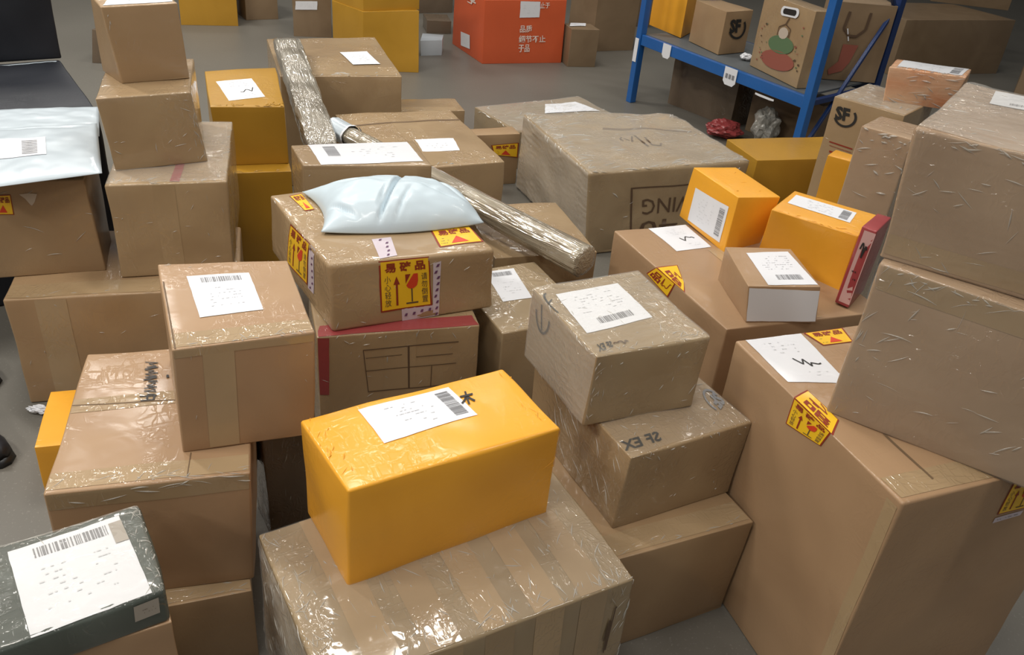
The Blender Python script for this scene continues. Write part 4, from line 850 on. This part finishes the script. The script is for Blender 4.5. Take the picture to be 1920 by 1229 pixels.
FOLDS = (
 ('J2', 'f', 46, (.015, .07), .45, .5, None), ('J2', 'f', 26, (.005, .03), .2, .8, 'b1'), ('J1', 'f', 34, (.015, .05), -.3, .6, None), ('J1', 'f', 24, (.005, .03), .1, .8, 'b1'), ('J1', 't', 30, (.02, .07), .4, .8, None),
 ('E', 't', 30, (.01, .05), .1, .9, None), ('E', 't', 34, (.01, .04), .2, .8, 'b0'), ('E', 'l', 30, (.01, .04), 1.2, .5, 'b1'), ('E', 'f', 12, (.01, .03), 1.0, .8, None), ('E', 'f', 16, (.01, .03), 1.4, .4, 'a0'),
 ('D', 't', 26, (.01, .04), .7, .7, None), ('D', 'f', 8, (.005, .02), .8, .8, None), ('D', 'l', 40, (.02, .08), .9, .15, None), ('D', 'f', 20, (.005, .03), .2, .8, 'b1'),
 ('B', 't', 150, (.01, .05), 1.5, .5, None), ('B', 't', 60, (.01, .05), 1.3, .5, 'b0'), ('B', 't', 60, (.01, .05), 1.4, .6, 'a0'), ('B', 'l', 60, (.01, .06), 1.2, .5, None), ('B', 'f', 20, (.02, .05), 1.4, .3, 'a1'),
 ('A', 't', 14, (.01, .03), 1.2, .4, 'a0'), ('A', 't', 8, (.01, .03), 1.3, .5, 'a1'), ('A', 'f', 9, (.06, .14), .25, .12, 'a1'),
 ('F', 't', 26, (.008, .03), .1, .9, 'b0'), ('F', 't', 6, (.01, .02), .5, 1, 'b1'), ('F', 'f', 4, (.005, .02), 1, 1, None),
 ('G', 't', 22, (.01, .05), .2, .6, 'b0'), ('G', 'f', 12, (.02, .06), .1, .3, 'b1'), ('H', 't', 20, (.01, .04), .1, .3, 'b0'),
 ('L1', 't', 16, (.01, .05), .4, .5, 'b0'), ('L1', 'f', 14, (.01, .03), .5, .8, None), ('L', 'f', 9, (.01, .06), .5, .4, None),
 ('O3', 't', 40, (.01, .05), .3, .9, 'b0'), ('O3', 't', 40, (.01, .05), 1.3, .5, 'a1'), ('O3', 'f', 14, (.01, .03), .2, .8, None), ('O2', 'f', 10, (.01, .04), .3, .6, None), ('O2', 'f', 20, (.01, .05), 1.4, .3, 'a1'), ('O1', 'f', 6, (.01, .03), 1.2, .5, 'a0'),
 ('Z', 'f', 12, (.01, .04), .8, .6, None), ('Z', 'l', 16, (.01, .04), 1.2, .6, 'b1'), ('AA', 'f', 26, (.01, .03), .9, .7, None), ('AA', 'f', 16, (.01, .03), .4, .8, 'b1'),
 ('W', 't', 40, (.03, .14), .1, .5, None), ('W', 't', 50, (.03, .10), .2, .7, 'a0'), ('W', 't', 26, (.04, .12), .1, .4, 'b0'), ('W', 'l', 30, (.02, .08), 1.3, .5, 'b1'), ('W', 'f', 14, (.02, .06), .8, .8, None),
 ('V', 't', 40, (.03, .10), .4, .7, None), ('V', 'l', 12, (.03, .10), .0, .3, 'b1'), ('Q', 't', 18, (.02, .05), .5, .8, 'b0'), ('P1', 't', 26, (.01, .04), .3, .9, 'b0'), ('P2', 't', 10, (.01, .04), .1, .4, 'b0'),
 ('KK2', 'f', 30, (.02, .09), -.1, .3, None), ('KK2', 'f', 20, (.01, .05), -.1, .4, 'b1'), ('J1', 'f', 30, (.01, .05), -.05, .3, 'b1'), ('J2', 'f', 20, (.01, .04), .0, .4, 'b1'), ('J2', 'f', 14, (.01, .05), 1.4, .3, 'a0'), ('KK', 't', 30, (.02, .06), .3, .8, None), ('LL', 'f', 26, (.02, .09), -.1, .3, None), ('LL', 't', 26, (.01, .04), .4, .8, 'b0'),
 ('I', 't', 70, (.01, .05), .9, .9, 'a0'), ('I', 't', 40, (.01, .04), .3, .6, 'b1'), ('I', 't', 40, (.01, .03), 1.1, .8, 'a1'), ('HH', 't', 12, (.01, .03), .1, .5, 'b0'), ('GG', 't', 4, (.02, .04), .3, .3, None),
 ('C', 't', 14, (.01, .04), .1, .3, 'b0'), ('S1', 'f', 6, (.01, .03), .5, .8, None), ('BB', 't', 14, (.01, .03), .4, .9, 'b0'), ('BB', 't', 20, (.01, .05), .4, .9, None), ('CC', 'f', 8, (.01, .03), .9, .8, None), ('T', 't', 10, (.01, .04), .3, .6, 'b0'),
)
for q_, (k, face, n_, ln, an_, sp_, ed_) in enumerate(FOLDS): folds(k, face, n_, 100 + q_, ln, an_, sp_, edge=ed_, wd=.0022 if BOX[k][0][1] < 2.6 else .006)

for key, (bo, v, f, mi) in BODY.items():          # the folds belong to the film on each parcel: same part, same mesh
    if 1 not in mi: continue
    me = bpy.data.meshes.new(bo.data.name)
    me.from_pydata([tuple(p) for p in v], [], f)
    for m in bo.data.materials: me.materials.append(m)
    me.polygons.foreach_set('material_index', mi); me.polygons.foreach_set('use_smooth', [True] * len(f)); me.update()
    bo.data = me

# ---------------------------------------------------------------- plastic bags and mailers
def pillow(name, label, cat, corners, z, hgt, mat, n=44, pw=2.2, wr=0.004, seed=0, creases=(), part='bag_body', bow=0.0, base_t=0.004):
    c = [Vector((x, y, 0)) for x, y in corners]        # back-left, back-right, front-right, front-left
    ctr = sum(c, Vector()) / 4
    o = bpy.data.objects.new(name, None); COL.objects.link(o); o.location = (ctr.x, ctr.y, z); tag(o, label, cat)
    def f(s, t):
        p = (c[3] * (1 - s) + c[2] * s) * (1 - t) + (c[0] * (1 - s) + c[1] * s) * t - ctr
        e = max(0, (1 - abs(2 * s - 1) ** pw)) * max(0, (1 - abs(2 * t - 1) ** pw))
        sx, tx = 2 * s - 1, 2 * t - 1
        if bow:
            p = p + Vector((.35, -1, 0)) * (bow * (1 - t) ** 2 * 4 * s * (1 - s)) + Vector((1, .3, 0)) * (bow * .9 * (1 - s) ** 3 * 4 * t * (1 - t))
        h = hgt * e ** 0.62
        h += wr * e ** .3 * (noise.noise(Vector((s * 5, t * 5, seed))) + .5 * noise.noise(Vector((s * 13, t * 11, seed))))
        for (x0, y0, x1, y1, dep, wd) in creases:
            L = math.hypot(x1 - x0, y1 - y0); ux, uy = (x1 - x0) / L, (y1 - y0) / L
            k = (s - x0) * ux + (t - y0) * uy; dd = abs((s - x0) * -uy + (t - y0) * ux)
            m = max(0, min(1, min(k, L - k) * 6)) if 0 < k < L else 0
            h -= dep * m * math.exp(-(dd / wd) ** 2)
        return p, max(base_t, h + base_t)
    v, fc = [], []
    for j in range(n + 1):
        for i in range(n + 1):
            p, h = f(i / n, j / n); v.append((p.x, p.y, h))
    m = len(v)
    for j in range(n + 1):
        for i in range(n + 1):
            p, h = f(i / n, j / n); v.append((p.x, p.y, 0.0008))
    for j in range(n):
        for i in range(n):
            k = j * (n + 1) + i
            fc.append((k, k + 1, k + n + 2, k + n + 1)); fc.append((m + k, m + k + n + 1, m + k + n + 2, m + k + 1))
    for i in range(n):
        fc.append((i, m + i, m + i + 1, i + 1)); a = n * (n + 1) + i; fc.append((a, a + 1, m + a + 1, m + a))
        b = i * (n + 1); fc.append((b, b + n + 1, m + b + n + 1, m + b)); b += n; fc.append((b, m + b, m + b + n + 1, b + n + 1))
    mesh_obj(part, v, fc, MAT[mat], o)
    return o, f
zt = SURF['Z'].c[4].z + BOX['Z'][0][2] + .006
pillow('plastic_mailer_bag', 'puffy pale blue plastic bag lying on the box with fragile stickers', 'bag',
       [(-.640, 2.25), (-.20, 2.355), (-.108, 2.165), (-.525, 2.005)], zt, .088, 'polybag', n=72, pw=2.4, wr=.006, seed=3, bow=.03,
       creases=((.33, .02, .66, .95, .034, .013), (.33, .10, .46, .52, .012, .012), (.42, .0, .60, .42, .010, .010), (.04, .35, .22, .05, .02, .02), (.75, .9, .95, .3, .010, .02), (.1, .9, .35, .6, .010, .02), (.62, .5, .9, .2, .006, .012)))
zl = BOX['L'][0][2] + BOX['L'][1][4][2] + .012
m2, _ = pillow('plastic_mailer', 'pale plastic mailer lying flat beneath the barcode-labelled one', 'mailer',
       [(-1.80, 2.50), (-1.425, 2.68), (-1.30, 2.42), (-1.62, 2.25)], zl, .010, 'mailer', seed=6, wr=.003, pw=5, part='mailer_body', base_t=.002)
m1, f1 = pillow('plastic_mailer', 'pale plastic mailer with a barcode strip, topmost at the left edge', 'mailer',
       [(-1.665, 2.31), (-1.338, 2.489), (-1.147, 2.116), (-1.42, 1.905)], zl + .014, .012, 'mailer', seed=8, wr=.003, pw=5, part='mailer_body', base_t=.002,
       creases=((.05, .97, .95, .9, .006, .02),))
def on_pillow(f, root, s0, t0, s1, t1, mat, name, label, bars=False):
    v, fc, mi = [], [], []
    def add(a0, b0, a1, b1, n, off, m):
        k0 = len(v)
        for j in range(n + 1):
            for i in range(n + 1):
                p, h = f(a0 + (a1 - a0) * i / n, b0 + (b1 - b0) * j / n); v.append((p.x, p.y, h + off))
        for j in range(n):
            for i in range(n):
                k = k0 + j * (n + 1) + i; fc.append((k, k + 1, k + n + 2, k + n + 1)); mi.append(m)
    add(s0, t0, s1, t1, 10, .0015, 0)
    if bars:
        for q in range(9): add(s0 + (s1 - s0) * .72, t0 + (t1 - t0) * (.12 + q * .085), s0 + (s1 - s0) * .9, t0 + (t1 - t0) * (.16 + q * .085), 1, .002, 1)
    o = mesh_obj(name, v, fc, [MAT['white'], MAT['grey_ink']], root, mi); o['label'] = label
on_pillow(f1, m1, .02, .36, .62, .70, 'white', 'barcode_label', 'white strip with a grey barcode', True)

# ---------------------------------------------------------------- rolls and tubes
def tube(name, label, cat, p0, p1, r0, r1, mat, parts=(), n=72, rings=60, wr=.004, seed=0, part='roll_body'):
    p0, p1 = Vector(p0), Vector(p1); ax = (p1 - p0); L = ax.length; ax.normalize()
    sd = ax.cross(Vector((0, 0, 1))).normalized(); u2 = sd.cross(ax)
    o = bpy.data.objects.new(name, None); COL.objects.link(o); low = p0 if p0.z < p1.z else p1
    o.location = p0; tag(o, label, cat)
    def build(nm, t0, t1, extra, m, capped=True, lab=None, wrk=wr):
        v, f = [], []
        K = max(3, int(rings * (t1 - t0)))
        for j in range(K + 1):
            t = t0 + (t1 - t0) * j / K; base = ax * (L * t)
            for i in range(n):
                a = 2 * math.pi * i / n
                d = sd * math.cos(a) + u2 * math.sin(a)
                r = r0 + (r1 - r0) * t + extra + wrk * noise.noise(Vector((math.cos(a) * 2, math.sin(a) * 2, t * L * 4 + seed))) + wrk * .3 * noise.noise(Vector((math.cos(a) * 7, math.sin(a) * 7, t * L * 2 + seed)))
                v.append(base + d * r)
        for j in range(K):
            for i in range(n):
                a, b = j * n + i, j * n + (i + 1) % n
                f.append((a, b, b + n, a + n))
        if capped:
            for j, flip in ((0, True), (K, False)):
                c0 = len(v); v.append(ax * (L * (t0 if flip else t1)) + ax * (-.012 if flip else .012))
                for q in (.55, .88):
                    for i in range(n):
                        b = v[j * n + i]; cc = ax * (L * (t0 if flip else t1))
                        v.append(cc + (b - cc) * q + ax * ((-1 if flip else 1) * (.010 if q < .6 else .006)))
                for i in range(n):
                    i2 = (i + 1) % n
                    q = [(j * n + i, j * n + i2, c0 + 1 + n + i2, c0 + 1 + n + i), (c0 + 1 + n + i, c0 + 1 + n + i2, c0 + 1 + i2, c0 + 1 + i), (c0 + 1 + i, c0 + 1 + i2, c0)]
                    for w in q: f.append(w[::-1] if flip else w)
        x = mesh_obj(nm, v, f, MAT[m], o)
        if lab: x['label'] = lab
    build(part, 0, 1, 0, mat)
    for (nm, t0, t1, ex, m, lab) in parts: build(nm, t0, t1, ex, m, False, lab, wr)
    return o
tube('film_wrapped_roll', 'long clear-film-wrapped roll with a white end, lying across the boxes at centre', 'roll', (-.79, 3.27, .462), (.20, 2.345, .438), .036, .052, 'tubefilm', wr=.004, seed=2,
     parts=(('paper_sleeve', .0, .085, .006, 'mailer', 'white sleeve'), ('band', .085, .093, .010, 'white', 'white band')))
tube('small_film_roll', 'short upright clear-film roll between the left stack and the fragile-stickered box', 'roll', (-1.0, 2.72, .0), (-1.0, 2.72, .33), .03, .03, 'tubefilm', seed=5)

def post(name, label, cat, a, b, w, t, mat):
    """a long flat wrapped bundle lying from a (far, upper end) to b (near end)"""
    a, b = Vector(a), Vector(b); ax = (a - b); L = ax.length; ax.normalize()
    sd = ax.cross(Vector((0, 0, 1))).normalized(); nr = sd.cross(ax)
    o = bpy.data.objects.new(name, None); COL.objects.link(o); o.location = b; tag(o, label, cat)
    n, K = 36, 60; v, f = [], []
    for j in range(K + 1):
        s = j / K; k = min(1, min(s, 1 - s) * 12) ** .5 if 0 < s < 1 else .3
        for i in range(n):
            an = 2 * math.pi * i / n; ca, sa = math.cos(an), math.sin(an)
            x = math.copysign(abs(ca) ** .45, ca) * w / 2; y = math.copysign(abs(sa) ** .45, sa) * t / 2
            x += .006 * noise.noise(Vector((ca * 2, sa * 2, s * 14))); y += .008 * noise.noise(Vector((ca * 3, sa * 3 + 7, s * 9)))
            v.append(ax * (L * s) + sd * (x * (.82 + .18 * k)) + nr * (y * k))
    for j in range(K):
        for i in range(n):
            p, q = j * n + i, j * n + (i + 1) % n; f.append((p, q, q + n, p + n))
    f.append(tuple(range(n))[::-1]); f.append(tuple(K * n + i for i in range(n)))
    mesh_obj('wrapped_body', v, f, MAT[mat], o)
    return o
post('film_wrapped_bundle', 'long film-wrapped flat bundle sloping along the left side of the dark-fronted box', 'bundle', (-1.20, 4.06, .590), (-.79, 3.074, .452), .125, .075, 'bundlefilm')

# ---------------------------------------------------------------- blue rack
p, c = BOX['RK']
rack = bpy.data.objects.new('storage_rack', None); COL.objects.link(rack)
rack.location = p[:3]; rack.rotation_euler = (0, 0, p[3]); tag(rack, 'blue steel storage rack with boxes, at the top right of centre', 'rack')
C4 = [Vector((c[k][0], c[k][1], 0)) for k in (0, 1, 3, 2)]
HT = c[4][2]
def bar(name, a, b, w, t, mat, parent, upv=(0, 0, 1), lab=None):
    a, b = Vector(a), Vector(b); ax = (b - a).normalized(); uv = Vector(upv)
    if abs(ax.dot(uv)) > .95: uv = Vector((0, 1, 0))
    s = ax.cross(uv).normalized(); u = s.cross(ax)
    v = []
    for P0 in (a, b):
        for x, y in ((-1, -1), (1, -1), (1, 1), (-1, 1)): v.append(P0 + s * (x * w / 2) + u * (y * t / 2))
    f = [(0, 1, 5, 4), (1, 2, 6, 5), (2, 3, 7, 6), (3, 0, 4, 7), (3, 2, 1, 0), (4, 5, 6, 7)]
    me = mesh_obj(name, v, f, MAT[mat], parent, smooth=False)
    md = me.modifiers.new('soft', 'BEVEL'); md.width = .003; md.segments = 2
    if lab: me['label'] = lab
    return me
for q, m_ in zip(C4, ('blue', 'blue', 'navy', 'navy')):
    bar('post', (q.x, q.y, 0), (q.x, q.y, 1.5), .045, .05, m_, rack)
for i in range(4):
    a, b = C4[i], C4[(i + 1) % 4]
    d_ = (b - a).normalized() * .024
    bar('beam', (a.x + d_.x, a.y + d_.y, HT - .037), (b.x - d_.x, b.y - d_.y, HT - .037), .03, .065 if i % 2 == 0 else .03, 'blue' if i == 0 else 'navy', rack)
d_ = (C4[2] - C4[1])
bar('brace', C4[1] + d_ * .1 + Vector((0, 0, .15)), C4[1] + d_ * .95 + Vector((0, 0, .85)), .02, .02, 'navy', rack)
bar('brace', C4[1] + d_ * .95 + Vector((0, 0, .85)), C4[1] + d_ * .1 + Vector((0, 0, 1.4)), .02, .02, 'navy', rack)
ins = [q * .96 for q in C4]
v = [(q.x, q.y, HT - .012) for q in ins] + [(q.x, q.y, HT - .001) for q in ins]
mesh_obj('shelf_board', v, [(3, 2, 1, 0), (4, 5, 6, 7), (0, 1, 5, 4), (1, 2, 6, 5), (2, 3, 7, 6), (3, 0, 4, 7)], MAT['shelf'], rack, smooth=False)
fr = (C4[1] - C4[0]); frn = fr.normalized(); out = Vector((frn.y, -frn.x, 0))
def card(t, w, h, z, name, txt=None, tilt=.0):
    ctr = C4[0] + fr * t + out * .020 + Vector((0, 0, z)); v, fcs, mi = [], [], []
    for off, s in ((0, 1), (.002, 1)):
        for x, y in ((-.5, -.5), (.5, -.5), (.5, .3), (.3, .5), (-.3, .5), (-.5, .3)):
            v.append(ctr + frn * (x * w) + Vector((0, 0, y * -h)) + out * off)
    fcs = [tuple(range(6)), tuple(range(11, 5, -1))] + [(i, (i + 1) % 6, 6 + (i + 1) % 6, 6 + i) for i in range(6)]
    mi = [0] * len(fcs)
    if txt:
        rnd = random.Random(3)
        for k in range(3):
            x = -.26 + k * .26; b0 = len(v)
            for dx, dy in ((-.09, -.12), (.09, -.12), (.09, .14), (-.09, .14)): v.append(ctr + frn * ((x + dx) * w) + Vector((0, 0, dy * h)) + out * .0035)
            fcs.append((b0, b0 + 1, b0 + 2, b0 + 3)); mi.append(1)
    o = mesh_obj(name, v, fcs, [MAT['white'], MAT['grey_ink']], rack, mi, smooth=False); o['label'] = 'white card tag'
card(.20, .075, .085, HT - .045, 'tag_card'); card(.60, .10, .10, HT - .05, 'tag_card', True); card(.80, .14, .012, HT - .085, 'tag_card')
b_ = mesh_obj('post_label', [C4[0] + frn * x + out * .029 + Vector((0, 0, z)) for x, z in ((-.018, .27), (.018, .27), (.018, .42), (-.018, .42))], [(0, 1, 2, 3)], MAT['white'], rack, smooth=False)
b_['label'] = 'white label on the left post'

# ---------------------------------------------------------------- loose small things
def lump(name, label, cat, loc, size, mat, seed, k=.35):
    bm = bmesh.new(); bmesh.ops.create_icosphere(bm, subdivisions=4, radius=1)
    for v in bm.verts:
        q = v.co.copy(); d = 1 + k * noise.noise(q * 2.2 + Vector((seed, 0, 0))) - k * .6 * abs(noise.noise(q * 5 + Vector((0, seed, 0))))
        v.co = Vector((q.x * size[0] * d, q.y * size[1] * d, max(-.98, q.z) * size[2] * d))
    zmin = min(v.co.z for v in bm.verts)
    for v in bm.verts: v.co.z -= zmin
    me = bpy.data.meshes.new(name); bm.to_mesh(me); bm.free(); me.materials.append(MAT[mat])
    o = bpy.data.objects.new(name, me); COL.objects.link(o); o.location = loc; tag(o, label, cat)
    return o
lump('plastic_bag', 'crumpled red plastic bag on the floor under the blue rack', 'bag', (1.17, 5.12, 0), (.11, .08, .05), 'red_bag', 2)
lump('foil_bag', 'crumpled silver bag under the blue rack by its right post', 'bag', (1.40, 5.06, 0), (.085, .065, .11), 'silver', 5)
lump('crumpled_paper', 'crumpled pale paper on the rack between the two printed boxes', 'paper', (1.232, 5.235, HT), (.035, .03, .02), 'white', 7)
lump('film_scrap', 'white scrap of film on the floor beside the small yellow parcel', 'scrap', (-1.33, 1.89, 0), (.035, .012, .012), 'white', 9, .6)

def shoe(name, label, loc, rz):
    o = bpy.data.objects.new(name, None); COL.objects.link(o); o.location = loc; o.rotation_euler = (0, 0, rz); tag(o, label, 'shoe')
    prof = [(-.14, .028, .055, .10), (-.12, .036, .075, .105), (-.07, .038, .095, .09), (-.02, .040, .085, .06), (.04, .044, .062, .02), (.09, .046, .05, .0), (.13, .036, .042, .0), (.15, .012, .03, .0)]
    def loft(z0, sc, top):
        v, f, n = [], [], 16
        for x, w, h, _ in prof:
            for i in range(n):
                a = 2 * math.pi * i / n; y = math.cos(a) * w * sc; zz = math.sin(a)
                z = z0 + (max(0, zz) * (h if top else .022)) if True else 0
                v.append((x * sc, y, z if zz > 0 else z0))
        for j in range(len(prof) - 1):
            for i in range(n): f.append((j * n + i, (j + 1) * n + i, (j + 1) * n + (i + 1) % n, j * n + (i + 1) % n))
        f.append(tuple(range(n))); f.append(tuple((len(prof) - 1) * n + i for i in range(n))[::-1])
        return v, f
    v, f = loft(0, 1.06, False); mesh_obj('sole', v, f, MAT['rubber'], o)
    v, f = loft(.018, 1.0, True); mesh_obj('upper', v, f, MAT['black'], o)
    return o
shoe('black_shoe', 'black shoe on the floor at the left edge, below the other shoe', (-1.44, 1.74, 0), -.5)
shoe('black_shoe', 'black shoe on the floor at the left edge, beside the long brown box', (-1.66, 2.06, 0), -.5)
